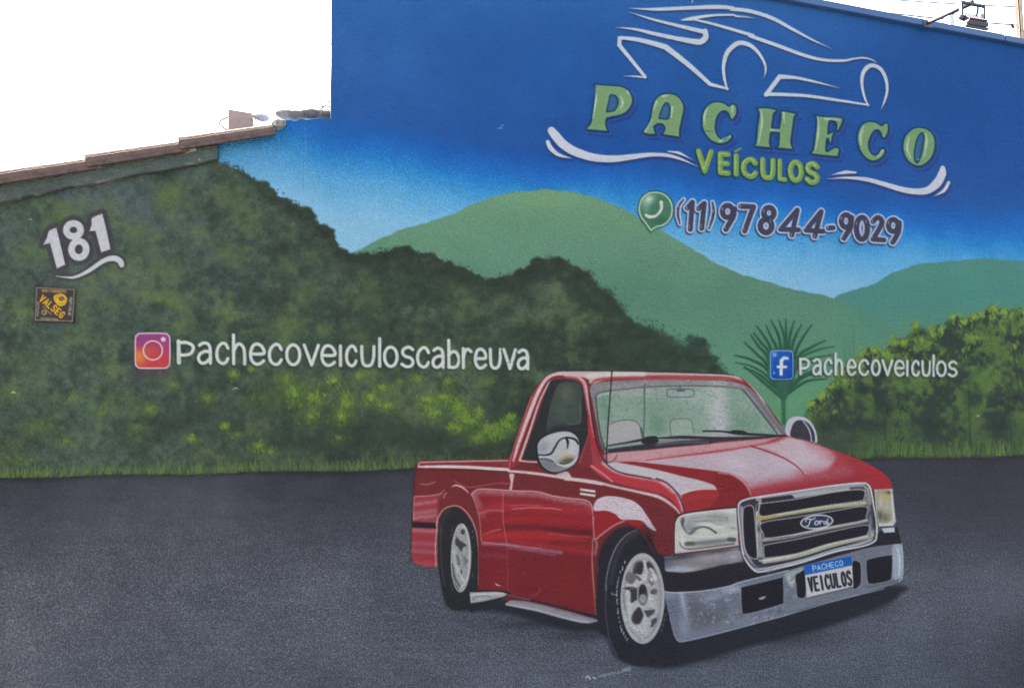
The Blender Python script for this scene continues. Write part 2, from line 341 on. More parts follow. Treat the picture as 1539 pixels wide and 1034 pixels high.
for P in [[(1518, 480), (1521, 520), (1528, 560), (1532, 590)], [(1319, 600), (1328, 625), (1331, 660)], [(1514, 580), (1519, 640), (1520, 680)], [(1454, 560), (1457, 620), (1458, 670)], [(1330, 570), (1334, 600), (1330, 640)]]:
    stroke(P, [1, 1.8, 2.4, 2.8][:len(P)], (52, 62, 56), .8, .7)
for k in range(1700):
    x = RNG.uniform(1262, 1940); y = roadline(x) - 3 + RNG.uniform(-5, 2); L = RNG.uniform(7, 24)
    a = RNG.normal(-1.55, .16); c = [(98, 134, 62), (82, 114, 58), (116, 146, 72), (66, 90, 54), (54, 72, 54)][RNG.randint(5)]
    stroke([(x, y), (x + L * math.cos(a), y + L * math.sin(a))], [1.7, .5], c, .7, RNG.uniform(.25, .7) * (1 if x > 1330 else .6), smooth=False)
blob(1260, 668, 40, 16, (62, 72, 66), .7)
# ---- painted road
d = YY - roadline(XX)
m = np.clip(.5 + d / 2.4, 0, 1)
rc = ramp(d, [(0, (46, 52, 56)), (9, (60, 64, 76)), (60, (70, 74, 86)), (170, (85, 90, 104)), (330, (91, 97, 111)), (550, (94, 101, 115))])
rc = rc + 22 * (fbm(150, 100, 3)[..., None] - .5) + 10 * (fbm(26, 104, 3)[..., None] - .5) + 9 * (fbm(60, 108, 3, 9)[..., None] - .5)
rc = mixc(rc, np.array((58, 58, 68), np.float32), sm(XX, 1250, 1480) * sm(-YY, -900, -740) * .6)
rc = mixc(rc, np.array((54, 54, 64), np.float32), sm(XX, 1350, 1600) * sm(YY, 850, 1000) * .5)
CAN = mixc(CAN, rc, m); REG[m > .5] = 5
SPK = SPK * (1 - m) + m * (.35 + .75 * sm(d, 10, 170))
for k in range(260):
    x = RNG.uniform(-400, 1940); stroke([(x, roadline(x) + RNG.uniform(-1, 3)), (x + RNG.uniform(5, 16), roadline(x) + RNG.uniform(-1, 3))], 1.5, (40, 48, 46), 1, .5, smooth=False)
# coarse roller spatter on the road, palest towards the foot of the wall
# ---- the painted pickup
A_ = lambda *p: Z(600, 540, 5.13, *p)
B_ = lambda *p: Z(600, 680, 5.13, *p)
C_ = lambda *p: Z(850, 540, 5.13, *p)
D_ = lambda *p: Z(1080, 540, 5.13, *p)
E_ = lambda *p: Z(850, 700, 5.13, *p)
F_ = lambda *p: Z(1080, 700, 5.13, *p)
G_ = lambda *p: Z(640, 820, 5.13, *p)
H_ = lambda *p: Z(880, 820, 5.13, *p)
BLK = (40, 40, 50); DRED = (112, 46, 51); RED = (148, 44, 52); BRED = (168, 50, 60); PINK = (206, 176, 184); WHT = (208, 205, 209)
# shadow under it
part('pickup', 'painted_shadow', 'dark shadow painted on the road under the red pickup')
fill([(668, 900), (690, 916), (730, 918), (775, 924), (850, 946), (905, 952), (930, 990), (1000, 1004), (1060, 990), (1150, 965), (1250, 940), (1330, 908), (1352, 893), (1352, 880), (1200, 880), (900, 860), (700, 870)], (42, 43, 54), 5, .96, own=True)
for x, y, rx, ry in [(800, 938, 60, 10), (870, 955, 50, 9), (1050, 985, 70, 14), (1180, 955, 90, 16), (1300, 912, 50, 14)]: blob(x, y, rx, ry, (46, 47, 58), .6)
# bodywork
part('pickup', 'painted_body', 'red painted bodywork of the pickup with white highlights')
BODY = [(629, 692), (629, 692), (690, 691), (763, 690.5), (763, 690.5), (769, 680), (776, 657), (787, 626), (797, 597), (805, 583), (818, 568), (834, 560), (853, 558), (919, 558), (986, 559), (1064, 561.5), (1099, 564), (1119, 571), (1134, 585), (1150, 604), (1168, 630), (1187, 655),
        (1216, 663), (1240, 672), (1267, 681), (1290, 690), (1314, 702), (1331, 714), (1339, 724), (1341, 736), (1341, 736), (1314, 738), (1306, 745), (1110, 760), (1110, 820), (1014, 832), (985, 834), (985, 834), (976, 815), (966, 803), (953, 794), (940, 791), (920, 799), (906, 816), (899, 838), (896, 880), (895, 923), (895, 923),
        (830, 906), (765, 893), (762, 888), (718, 886), (716, 886), (717, 830), (709, 790), (695, 768), (682, 762), (668, 772), (660, 790), (658, 820), (658.5, 852), (658.5, 852), (638, 851), (623, 845), (618.5, 838), (617.5, 814), (618.5, 789), (620.5, 748), (623.5, 708), (629, 692)]
fill(BODY, DRED, .8, own=True)
clip(BODY)
s = (slice(0, H), slice(0, W)); put(s, np.ones((H, W), np.float32), lambda X, Y: np.array(DRED, np.float32) + 10 * (fbm(20, 130, 3)[..., None] - .5), .6)
# rear quarter
fill(B_((115, 335), (230, 330), (310, 318), (335, 300), (300, 360), (285, 440), (282, 535), (180, 530), (105, 520)), (150, 70, 82), 1, 1, smooth=False, grain=.2)
for y, c, a in ((360, BRED, .8), (400, (190, 120, 136), .6), (430, BRED, .8), (470, (190, 130, 146), .5), (505, (176, 120, 134), .7)): stroke(B_((120, y), (280, y - 22)), 4.5, c, 3, a, smooth=False, grain=.4)
stroke(B_((112, 520), (108, 420), (118, 338), (118, 338), (230, 333), (320, 315), (350, 285)), 1.4, (210, 150, 158), .8, .85)
fill(B_((95, 580), (285, 590), (285, 880), (200, 885), (120, 850), (92, 810)), (150, 60, 72), 1.2, 1, smooth=False)
for y, c, a in ((600, (190, 130, 146), .6), (650, BRED, .8), (700, (172, 96, 112), .7), (760, (166, 110, 130), .6), (800, BRED, .6), (850, (190, 80, 92), .7)): stroke(B_((95, y - 4), (285, y + 6)), 5, c, 4, a, smooth=False, grain=.5)
stroke(B_((105, 830), (180, 868), (300, 878)), 1.5, (186, 70, 84), 1, .8)
fill(B_((95, 535), (285, 543), (288, 582), (95, 575)), (44, 36, 42), .8, smooth=False)
stroke(B_((285, 880), (280, 720), (292, 560), (300, 430), (330, 330), (350, 285)), 2, (208, 150, 158), .9, .85)
stroke(B_((165, 240), (220, 245), (275, 225)), 1.6, (190, 150, 158), 1.6, .6)
# wheel arch ring
fill(B_((350, 280), (410, 245), (470, 250), (540, 310), (600, 430), (630, 560), (635, 700), (605, 700), (600, 600), (560, 480), (500, 420), (420, 410), (350, 440), (300, 520), (300, 400)), (112, 46, 52), 1.5)
stroke(B_((405, 262), (440, 252), (490, 270), (530, 305)), [1, 2.6, 2.4, 1.8], (216, 182, 188), .8, .95)
stroke(B_((345, 350), (350, 325), (365, 312)), 1.6, (214, 150, 156), .8, .8)
stroke(B_((285, 560), (300, 500), (340, 440), (400, 412), (450, 412), (500, 440), (555, 510), (590, 600), (603, 700), (605, 850), (605, 1020)), 1.7, (206, 150, 156), .9, .9)
# side upper line and door skin
fill(B_((555, 320), (590, 290), (640, 280), (760, 285), (900, 295), (1060, 300), (1180, 330), (1300, 350), (1420, 362), (1470, 385), (1488, 430), (1495, 560), (1490, 700), (1490, 1040), (1480, 1190), (840, 1120), (640, 1060), (615, 1060), (635, 900), (632, 680), (620, 520), (590, 400)), (140, 42, 50), 1, grain=.1)
clipm = CLIP[0]
DOOR = B_((555, 320), (590, 285), (640, 278), (760, 285), (900, 295), (1060, 300), (1180, 330), (1300, 350), (1420, 362), (1470, 385), (1490, 430), (1497, 560), (1490, 700), (1490, 1040), (1480, 1240), (840, 1140), (610, 1080), (635, 900), (632, 680), (620, 520), (590, 400))
clip(DOOR)
fill(B_((620, 700), (840, 715), (1100, 750), (1500, 800), (1500, 1260), (600, 1200)), (118, 40, 48), 4, .9, smooth=False)
blob(*B_((760, 960))[0], 30, 34, (138, 42, 50), .6); blob(*B_((1300, 1000))[0], 30, 40, (128, 42, 46), .6)
stroke(B_((560, 330), (620, 300), (800, 305), (1060, 318), (1250, 360), (1430, 390), (1480, 440)), 9, (166, 112, 124), 5, .75, grain=.5)
stroke(B_((580, 350), (620, 420), (640, 480)), 10, (172, 104, 122), 5, .65, grain=.6)
for P, w, c, a in [([(620, 460), (760, 410), (900, 420), (1480, 450)], 12, (166, 48, 58), .8), ([(620, 470), (700, 445), (800, 450)], 4, (176, 96, 110), .7), ([(820, 520), (1100, 520), (1490, 540)], 10, (164, 44, 54), .7),
                   ([(640, 560), (760, 520), (900, 470), (1100, 470), (1400, 510)], 6, (146, 42, 50), .6), ([(820, 580), (1000, 572), (1250, 600), (1490, 612)], 8, (104, 36, 44), .8), ([(1150, 590), (1490, 625)], 6, (92, 36, 42), .8),
                   ([(640, 640), (700, 610), (780, 590)], 2, (200, 120, 130), .7), ([(640, 660), (800, 640), (1100, 640), (1400, 690)], 13, (170, 46, 56), .85), ([(900, 690), (1200, 730), (1480, 770)], 6, (168, 48, 56), .7),
                   ([(1180, 690), (1490, 700)], 7, (112, 40, 46), .6), ([(640, 700), (840, 710), (960, 735), (1060, 745), (1250, 770)], 5, (150, 104, 128), .75), ([(850, 735), (1000, 755), (1200, 790)], 4, (140, 90, 116), .5),
                   ([(640, 690), (840, 712), (1100, 738)], 1.4, (200, 140, 150), .6), ([(870, 436), (1000, 425), (1150, 428), (1250, 440)], 1.6, (208, 130, 138), .8), ([(860, 410), (960, 405), (1100, 410)], 1.4, (196, 110, 120), .6),
                   ([(1150, 620), (1300, 640), (1470, 650)], 1.5, (190, 96, 106), .6), ([(820, 560), (900, 580), (1000, 590)], 3, (120, 40, 48), .6), ([(650, 800), (720, 790), (800, 800)], 7, (136, 60, 82), .5)]:
    stroke(B_(*P), w, c, max(.9, w * .4), a, grain=.25)
CLIP[0] = clipm
stroke(B_((555, 325), (590, 290), (640, 280), (760, 285), (900, 295), (1060, 300), (1180, 332), (1300, 350), (1420, 362), (1470, 385), (1488, 430), (1497, 560)), 1.6, (214, 168, 176), .9, .9)
stroke(B_((560, 325), (590, 400), (620, 520), (632, 680)), 1.4, (200, 140, 150), .9, .7)
stroke(B_((800, 300), (800, 500), (820, 650), (835, 720)), 1.2, (196, 120, 128), .8, .8)
stroke(G_((628, 20), (630, 200), (632, 360)), 1.1, (150, 80, 90), .8, .7)
stroke(B_((425, 215), (480, 250), (540, 268), (640, 255), (740, 237), (850, 240)), 1.2, (206, 96, 106), .9, .8)
# bed rails
fill(A_((155, 790), (300, 787), (500, 783), (838, 776), (838, 800), (838, 858), (600, 840), (350, 838), (150, 838)), (134, 60, 68), .7, smooth=False)
stroke(A_((160, 797), (340, 795), (560, 800), (836, 826)), 4.5, (138, 46, 54), .8, .9)
stroke(A_((150, 828), (350, 826), (560, 832), (700, 842), (840, 850)), [2.5, 4.4, 4.6, 4.8, 5], WHT, .8, .95, grain=.1)
stroke(A_((150, 828), (155, 800), (200, 792), (500, 785), (838, 778)), 2, (206, 176, 182), .8, .85)
stroke(A_((125, 855), (400, 850), (838, 864)), 1.2, (60, 34, 38), .8, .7)
fill(B_((850, 165), (886, 168), (880, 210), (868, 285), (850, 283), (858, 230)), (208, 176, 182), .8, grain=.1)
# belt line
stroke(B_((845, 142), (1000, 155), (1150, 175), (1400, 215), (1560, 240)), [3.5, 4.2, 4.2, 4.6, 4.8], (204, 192, 198), .9, .95, grain=.1)
stroke(E_((0, 100), (200, 118), (400, 165), (560, 200), (720, 240), (830, 310), (880, 365)), [4.8, 4.4, 3.6, 4, 5, 4, 2], (212, 184, 190), 1.2, .95, grain=.15)
# cab pillar and window frame
fill(A_((845, 770), (890, 640), (950, 470), (1010, 300), (1060, 210), (1130, 130), (1200, 95), (1300, 90), (1450, 92), (1450, 150), (1380, 130), (1220, 130), (1150, 160), (1080, 260), (1020, 440), (950, 640), (920, 790), (850, 840)), (146, 58, 68), .8)
stroke(A_((880, 780), (930, 620), (1000, 430), (1070, 260), (1140, 150), (1220, 112), (1400, 112), (1500, 140)), [3, 5, 6, 6, 6, 7, 7, 10], (206, 186, 192), 1.2, .95, grain=.35)
stroke(A_((845, 850), (860, 760), (900, 630), (960, 450), (1020, 290)), 1.4, (206, 110, 118), .8, .85)
stroke(A_((930, 775), (955, 700), (1010, 540), (1080, 330), (1150, 190), (1180, 165)), [3.6, 3.6, 3.4, 3, 2.6, 2], (204, 176, 182), .9, .95, grain=.1)
stroke(A_((900, 790), (950, 640), (1020, 440), (1090, 260), (1150, 160), (1230, 130), (1350, 135)), 1.6, (140, 28, 44), .9, .9)
stroke(A_((930, 780), (1000, 788), (1060, 790)), 2.6, (214, 170, 176), .8, .9)
# A pillar
fill(C_((0, 145), (90, 135), (130, 160), (165, 230), (190, 400), (215, 560), (250, 690), (320, 790), (200, 830), (170, 700), (180, 600), (165, 480), (140, 300), (110, 200), (60, 165)), (160, 66, 76), .9)
stroke(C_((0, 112), (110, 120), (200, 110)), 8, (196, 176, 182), 2.4, .9, grain=.4)
stroke(C_((90, 128), (145, 185), (165, 300), (190, 480), (215, 600)), [4, 6, 5, 4, 2.5], (204, 160, 168), 1.2, .9, grain=.2)
stroke(C_((165, 400), (190, 530), (215, 650), (250, 740)), 5, (176, 46, 60), 1.4, .9)
fill(C_((100, 800), (130, 700), (170, 590), (185, 600), (200, 700), (210, 830), (190, 835)), (128, 50, 58), 1.2, .95)
stroke(C_((110, 790), (140, 690), (175, 590)), 1.3, (200, 90, 100), .9, .8)
# roof
fill(C_((0, 95), (350, 92), (700, 98), (1100, 110), (1280, 122), (1380, 160), (1300, 160), (1100, 152), (700, 150), (350, 155), (200, 190), (170, 150), (90, 120), (0, 112)), (192, 172, 176), .9, grain=.15)
stroke(C_((200, 185), (240, 160), (350, 148), (700, 138), (1100, 140), (1280, 150), (1400, 190)), [2, 3.5, 5, 6, 5, 4, 3], (168, 66, 72), 1.6, .92)
stroke(C_((170, 130), (350, 112), (600, 112)), 7, (206, 196, 200), 3, .95, grain=.4)
stroke(C_((1100, 113), (1280, 126), (1380, 165), (1460, 235), (1545, 330)), [1.5, 2, 2.5, 2.5, 2.5], (214, 186, 190), 1, .9, grain=.2)
stroke(D_((200, 150), (280, 230), (370, 370), (450, 490), (530, 585)), 3, (206, 176, 182), 1, .85, grain=.25)
stroke(D_((170, 140), (250, 220), (340, 360), (430, 490), (500, 580)), 2.2, (132, 44, 52), .9, .9)
CLIP[0] = None
stroke(C_((0, 90), (350, 88), (700, 95), (1100, 107), (1290, 120)), 1.3, (44, 46, 48), .8, .8)
stroke(B_((85, 830), (90, 690), (98, 560), (108, 350), (122, 140)), 1.6, (52, 48, 56), .8, .7)
# fender, bonnet
CLIP[0] = clipm
fill(E_((215, 350), (300, 345), (380, 365), (440, 410), (540, 420), (600, 430), (560, 480), (460, 430), (380, 460), (290, 520), (250, 565), (220, 560)), (158, 40, 50), 1.2, .95)
stroke(E_((240, 560), (300, 510), (380, 455), (450, 425)), 2, (206, 160, 166), 1.1, .85, grain=.2)
fill(E_((225, 345), (218, 300), (250, 255), (320, 232), (420, 240), (510, 265), (570, 305), (620, 370), (670, 450), (697, 500), (640, 475), (590, 425), (520, 415), (430, 412), (380, 370), (310, 345)), (200, 190, 202), .9, .97, grain=.25)
for yy in (180, 213): fill(E_((115, yy - 8), (232, yy + 8), (228, yy + 26), (108, yy + 8)), (212, 202, 206), .7, smooth=False)
fill(E_((190, 0), (330, -5), (420, 20), (560, 60), (680, 95), (780, 140), (850, 210), (900, 290), (915, 355), (890, 360), (850, 300), (780, 240), (660, 200), (450, 150), (300, 100)), (182, 60, 72), 1.4, .95)
stroke(E_((230, 0), (400, 90), (600, 125), (740, 170), (840, 250), (900, 345)), 5, (196, 52, 64), 3.5, .7)
stroke(E_((200, 0), (300, 70), (360, 120)), 2.5, (216, 160, 168), 1.5, .8)
stroke(C_((290, 800), (360, 850), (440, 880), (560, 905), (700, 930), (760, 960), (830, 1020)), 5, (206, 176, 184), 3, .8, grain=.4)
stroke(E_((740, 115), (800, 150), (860, 220), (890, 290), (905, 340)), 5, (206, 172, 180), 2.5, .8, grain=.3)
# bonnet base
fill(C_((320, 780), (330, 740), (560, 700), (800, 680), (1100, 650), (1540, 610), (1560, 610), (1660, 592), (1730, 592), (1880, 640), (2010, 680), (2140, 730), (2260, 770), (2400, 830), (2480, 890), (2510, 960), (2510, 1010), (2350, 1010), (2250, 990), (1900, 1020), (1480, 1080), (1430, 1060), (1340, 1140), (1000, 1160), (920, 1160), (905, 1090), (860, 1020), (760, 950), (560, 905), (440, 880)), (172, 58, 68), .9, .97)
BON = CLIP[0]
fill(C_((400, 790), (600, 775), (900, 745), (1200, 710), (1430, 668), (1560, 700), (1700, 760), (1800, 840), (1820, 900), (1800, 960), (1480, 1040), (1430, 1020), (1400, 960), (1340, 910), (1200, 870), (900, 835), (600, 800)), (186, 172, 186), 2.5, .96, grain=.08)
fill(C_((1440, 668), (1620, 635), (1730, 600), (1880, 640), (2010, 690), (2080, 760), (2000, 860), (1830, 900), (1800, 850), (1700, 765), (1560, 700)), (190, 176, 188), 4, .92, grain=.1)
for P, w, a in [([(1900, 660), (2100, 760), (2300, 850), (2420, 930)], 18, .55), ([(1800, 900), (2000, 870), (2200, 840)], 14, .5)]: stroke(C_(*P), w, (176, 70, 84), 10, a, grain=.7)
fill(D_((900, 690), (1000, 720), (1100, 780), (1230, 850), (1300, 900), (1335, 980), (1335, 1000), (1180, 1010), (1150, 960), (900, 950), (500, 1010), (200, 1040), (220, 1000), (400, 950), (640, 910), (860, 880), (1000, 830), (950, 760)), (166, 50, 62), 7, .85, grain=.2)
stroke(F_((250, 215), (500, 175), (800, 130), (1100, 110)), 12, (162, 48, 60), 7, .7, grain=.3)
stroke(F_((230, 150), (500, 110), (800, 70), (1000, 40)), 14, (180, 110, 124), 9, .5, grain=.8)
stroke(F_((1150, 30), (1250, 90), (1310, 160)), 14, (176, 46, 58), 6, .8)
blob(*D_((500, 800))[0], 34, 16, (196, 184, 198), .55, -.15, 1, .6); blob(*D_((700, 720))[0], 34, 16, (198, 188, 200), .55, .2, 1, .6); blob(*C_((1300, 800))[0], 30, 12, (196, 188, 202), .6, .15, 1, .5)
fill(C_((345, 775), (600, 795), (900, 830), (1200, 870), (1330, 910), (1390, 960), (1425, 1030), (1430, 1050), (1340, 1110), (1250, 1130), (1200, 1080), (1160, 990), (1100, 950), (900, 900), (700, 850), (500, 810)), (142, 44, 52), .9, .96)
stroke(E_((1290, 80), (1350, 110), (1400, 170), (1430, 225)), 1.8, (214, 170, 176), 1, .85)
fill(C_((330, 790), (480, 808), (700, 850), (900, 900), (1080, 945), (1190, 1000), (1040, 1008), (960, 1020), (900, 1070), (880, 1040), (820, 985), (740, 935), (560, 895), (440, 875), (350, 835)), (190, 188, 198), 1, .96, grain=.1)
fill(E_((895, 225), (960, 200), (1050, 178), (1190, 178), (1240, 220), (1262, 320), (1100, 340), (925, 350), (915, 290)), (160, 48, 56), 1.4, .95)
stroke(E_((920, 260), (1050, 225), (1200, 225)), 7, (176, 56, 66), 4, .6)
stroke(E_((895, 215), (970, 190), (1060, 178), (1190, 180)), 2, (214, 196, 202), 1, .9)
fill(F_((0, 60), (90, 60), (160, 110), (215, 160), (245, 215), (160, 260), (140, 320), (-60, 330), (0, 230), (-40, 120)), (132, 42, 48), 1.6, .9)
fill(F_((150, 255), (240, 225), (245, 230), (160, 280), (145, 320), (130, 320)), (120, 36, 44), 1, .8)
stroke(F_((0, 55), (90, 65), (170, 100), (215, 150), (245, 210)), 1.8, (208, 160, 168), 1.2, .8)
# cowl
fill(C_((330, 720), (600, 700), (800, 678), (1100, 650), (1540, 610), (1640, 600), (1440, 668), (1200, 700), (900, 742), (620, 775), (380, 790), (310, 770)), (190, 148, 156), 1.5, .95, grain=.25)
stroke(C_((620, 780), (900, 742), (1200, 704), (1430, 668), (1640, 628)), [1.5, 2.5, 3, 2.5, 1], (190, 72, 84), 1.4, .9)
stroke(C_((1430, 668), (1560, 710), (1700, 770), (1790, 830), (1840, 890)), [2.5, 2.2, 2, 1.6, .6], (158, 42, 56), .9, .95)
CLIP[0] = None
stroke(C_((180, 230), (200, 420), (240, 650), (290, 770), (360, 840), (440, 876), (560, 900), (660, 918)), 1.8, (52, 44, 56), .8, .95)
stroke(E_((700, 95), (780, 130), (850, 200), (895, 280), (915, 350)), 1.8, (56, 40, 50), .8, .95)
# windscreen
part('pickup', 'painted_windscreen', 'pale green painted windscreen with seats and mirror seen through it')
WS = C_((185, 230), (205, 195), (260, 178), (400, 165), (700, 155), (1100, 160), (1280, 170), (1380, 200), (1440, 240), (1539, 350), (1640, 500), (1710, 578), (1690, 590), (1500, 600), (1100, 620), (700, 660), (330, 715), (300, 700), (270, 650), (230, 450), (200, 300))
fill(WS, (128, 122, 132), .8, own=True, grain=.0)
clip(WS)
stroke(C_((240, 215), (600, 185), (1100, 180), (1400, 220)), 5, (152, 142, 152), 4, .7, grain=.5)
fill(C_((235, 280), (260, 258), (400, 235), (700, 210), (1100, 205), (1300, 220), (1370, 245), (1480, 380), (1570, 500), (1640, 580), (1300, 590), (900, 600), (600, 650), (330, 705), (300, 690), (270, 600), (245, 400)), (134, 160, 148), .9, own=True)
for x, y, rx, ry, c, a in [(300, 360, 12, 30, (98, 140, 118), .8), (500, 330, 34, 18, (126, 152, 140), .7), (700, 400, 26, 26, (112, 146, 128), .7), (700, 520, 14, 18, (96, 136, 114), .8), (850, 360, 30, 24, (122, 152, 138), .7),
                           (1300, 350, 24, 22, (118, 152, 136), .7), (1380, 480, 28, 22, (104, 142, 124), .85), (1180, 380, 15, 40, (176, 180, 184), .95), (1140, 300, 16, 30, (168, 178, 176), .7), (1190, 500, 13, 22, (178, 180, 188), .9),
                           (600, 250, 40, 8, (160, 172, 168), .7), (950, 290, 30, 10, (162, 176, 170), .6), (420, 250, 20, 8, (150, 164, 160), .6), (1420, 330, 14, 24, (140, 166, 156), .6), (950, 600, 60, 5, (176, 182, 178), .6), (280, 620, 6, 20, (110, 140, 124), .6)]:
    blob(*C_((x, y))[0], rx, ry, c, a, 0, 1, .45)
put((slice(0, H), slice(0, W)), sm(GR, .6, .9), (170, 184, 180), .28); put((slice(0, H), slice(0, W)), sm(1 - GR, .6, .9), (92, 116, 108), .28)
stroke(C_((232, 300), (240, 270), (270, 255), (400, 235), (700, 210), (1100, 205), (1310, 222), (1370, 245), (1480, 380), (1640, 585)), 1.5, (72, 78, 86), .9, .85)
stroke(C_((250, 290), (280, 272), (330, 265)), 2.4, (190, 196, 198), 1.2, .7)
stroke(C_((195, 300), (225, 470), (262, 620), (300, 700)), 3.6, (88, 84, 94), 1.2, .85)
stroke(C_((232, 290), (250, 460), (275, 600), (310, 700)), 1.5, (44, 46, 54), .8, .9)
stroke(C_((1400, 215), (1480, 310), (1580, 440), (1690, 580)), 4.5, (112, 104, 116), 2, .8)
stroke(C_((1370, 235), (1450, 330), (1550, 460), (1630, 570)), 1.4, (66, 66, 78), .9, .8)
# seats, mirror, pillars seen inside
fill(C_((330, 520), (350, 490), (400, 475), (480, 468), (540, 480), (575, 520), (590, 600), (590, 610), (330, 665)), (168, 164, 170), 1, .9, grain=.2)
stroke(C_((345, 500), (400, 475), (480, 466), (540, 478), (575, 520), (590, 600)), 1.4, (86, 100, 98), .9, .9)
fill(C_((812, 480), (850, 462), (930, 460), (970, 480), (988, 570), (940, 578), (812, 585)), (150, 168, 156), 1, .7, grain=.5)
stroke(C_((810, 590), (810, 480), (850, 462), (930, 458), (970, 480), (990, 565)), 1.4, (82, 112, 100), .9, .9)
stroke(C_((608, 195), (608, 400), (600, 600)), 2, (78, 96, 96), .8, .9)
stroke(C_((580, 530), (600, 600)), 3, (70, 76, 82), .9, .8)
stroke(C_((785, 245), (800, 230), (960, 230), (988, 245), (988, 275), (960, 290), (800, 290), (785, 275)), 1.8, (96, 100, 116), .8, .9, closed=True)
fill(C_((850, 232), (930, 232), (915, 248), (860, 248)), (90, 90, 108), .8, smooth=False); stroke(C_((882, 205), (884, 235)), 1.6, (80, 84, 98), .7)
CLIP[0] = None
# aerial
part('pickup', 'painted_aerial', 'thin black painted radio aerial')
stroke(C_((357, 92), (350, 200), (335, 400), (322, 600), (314, 785)), 1.8, (38, 42, 46), .7, own=True)
stroke(C_((395, 740), (375, 775), (340, 795), (300, 790)), 1.4, (70, 60, 70), .8, .8)
# wipers
part('pickup', 'painted_wiper', 'black painted windscreen wiper and cowl')
fill(C_((325, 690), (600, 655), (650, 635), (720, 650), (900, 625), (1200, 615), (1540, 590), (1700, 580), (1700, 592), (1500, 612), (1180, 630), (1120, 650), (800, 678), (560, 702), (325, 722)), (56, 54, 64), .9, smooth=False, own=True)
stroke(C_((330, 665), (480, 640), (600, 618)), [2, 2.6, 4], (44, 42, 52), .8, own=True)
fill(C_((590, 620), (620, 598), (690, 590), (712, 608), (710, 640), (640, 650), (590, 645)), (46, 44, 54), .8, own=True)
stroke(C_((700, 608), (900, 600), (1170, 608), (1500, 600)), [2, 5, 4, 1.5], (52, 50, 60), .8, own=True)
stroke(C_((1060, 552), (1200, 555), (1350, 572), (1539, 582), (1700, 590)), [2.6, 2.6, 4, 3, 2], (48, 48, 58), .8, own=True)
fill(C_((1262, 560), (1290, 546), (1360, 548), (1400, 565), (1380, 580), (1290, 575)), (46, 46, 56), .8, own=True)
stroke(C_((1060, 565), (1200, 580), (1330, 590)), 1.6, (170, 150, 160), 1, .7)
stroke(C_((700, 660), (900, 640), (1100, 640)), 2.4, (116, 104, 114), 1.4, .7)
# side window
part('pickup', 'painted_side_window', 'dark painted side window with a faint seat behind it')
SW = A_((955, 770), (960, 730), (1010, 600), (1090, 370), (1150, 200), (1180, 160), (1240, 148), (1340, 155), (1400, 185), (1425, 260), (1450, 420), (1455, 540), (1450, 600), (1420, 680), (1385, 760), (1340, 790), (1080, 778))
fill(SW, (46, 50, 54), .8, own=True)
clip(SW)
fill(A_((1140, 560), (1155, 440), (1190, 290), (1230, 200), (1300, 175), (1380, 180), (1410, 260), (1400, 480), (1380, 495), (1200, 520)), (66, 78, 74), 2.5, .9)
blob(*A_((1290, 260))[0], 12, 16, (92, 104, 86), .7, 0, 1, .5); blob(*A_((1250, 400))[0], 12, 14, (74, 92, 82), .7, 0, 1, .4); blob(*A_((1350, 380))[0], 8, 18, (68, 86, 76), .7)
stroke(A_((1395, 330), (1390, 480), (1300, 500)), 1.2, (110, 120, 120), 1, .6); stroke(A_((1140, 550), (1155, 430), (1195, 280), (1240, 190)), 1.6, (100, 112, 108), 1.4, .4)
stroke(A_((1140, 545), (1250, 510), (1380, 540)), 4, (52, 56, 66), 2, .8)
CLIP[0] = None
stroke(A_((1170, 160), (1240, 145), (1345, 152), (1405, 180), (1432, 260), (1460, 420), (1480, 560)), 1.5, (176, 60, 72), .9, .8)
# door mirrors
part('pickup', 'painted_door_mirror', 'big chrome painted door mirror on the near side')
MI = A_((1050, 690), (1060, 640), (1100, 600), (1180, 565), (1280, 552), (1350, 575), (1388, 630), (1390, 720), (1370, 790), (1320, 840), (1230, 875), (1160, 875), (1100, 840), (1065, 780))
fill(B_((1210, 170), (1290, 145), (1325, 190), (1260, 188)), (196, 184, 192), 1, grain=.3, own=True)
fill(MI, (34, 38, 46), 1.6, own=True)
fill([(858 - (858 - x) * .94, 680 + (y - 681) * .95) for x, y in MI], (176, 178, 186), .9)
clip([(858 - (858 - x) * .94, 680 + (y - 681) * .95) for x, y in MI])
fill(A_((1060, 760), (1100, 755), (1180, 765), (1240, 820), (1300, 830), (1360, 800), (1300, 870), (1200, 900), (1080, 860)), (126, 130, 140), 2, .95)
blob(*A_((1110, 680))[0], 9, 12, (130, 140, 162), .8, .5); blob(*A_((1290, 600))[0], 12, 8, (196, 196, 202), .7); blob(*A_((1330, 700))[0], 8, 18, (190, 192, 198), .8)
blob(*A_((1290, 745))[0], 11, 6, (188, 176, 140), .9); blob(*A_((1290, 780))[0], 12, 5, (86, 82, 66), .95, -.3); blob(*A_((1150, 810))[0], 14, 8, (112, 118, 128), .8)
stroke(A_((1060, 735), (1120, 738), (1170, 725), (1200, 680), (1230, 630), (1270, 605), (1320, 605), (1360, 620), (1380, 650)), [1.6, 2.2, 3, 3, 2.4, 2.2, 3, 3.4, 3], (40, 42, 48), .8, .95)
stroke(A_((1290, 608), (1300, 640), (1297, 685)), [4, 3.5, 1.5], (40, 42, 48), .8)
stroke(A_((1060, 755), (1130, 750), (1180, 765), (1220, 805), (1280, 822), (1340, 800), (1375, 750)), 1.6, (206, 208, 214), .9, .95)
stroke(A_((1090, 770), (1140, 775), (1190, 790)), 1.4, (60, 62, 68), .9, .8); stroke(A_((1240, 800), (1290, 800), (1335, 770)), 2.2, (64, 60, 50), 1, .8)
CLIP[0] = None
part('pickup', 'painted_door_mirror', 'small dark painted mirror on the far side')
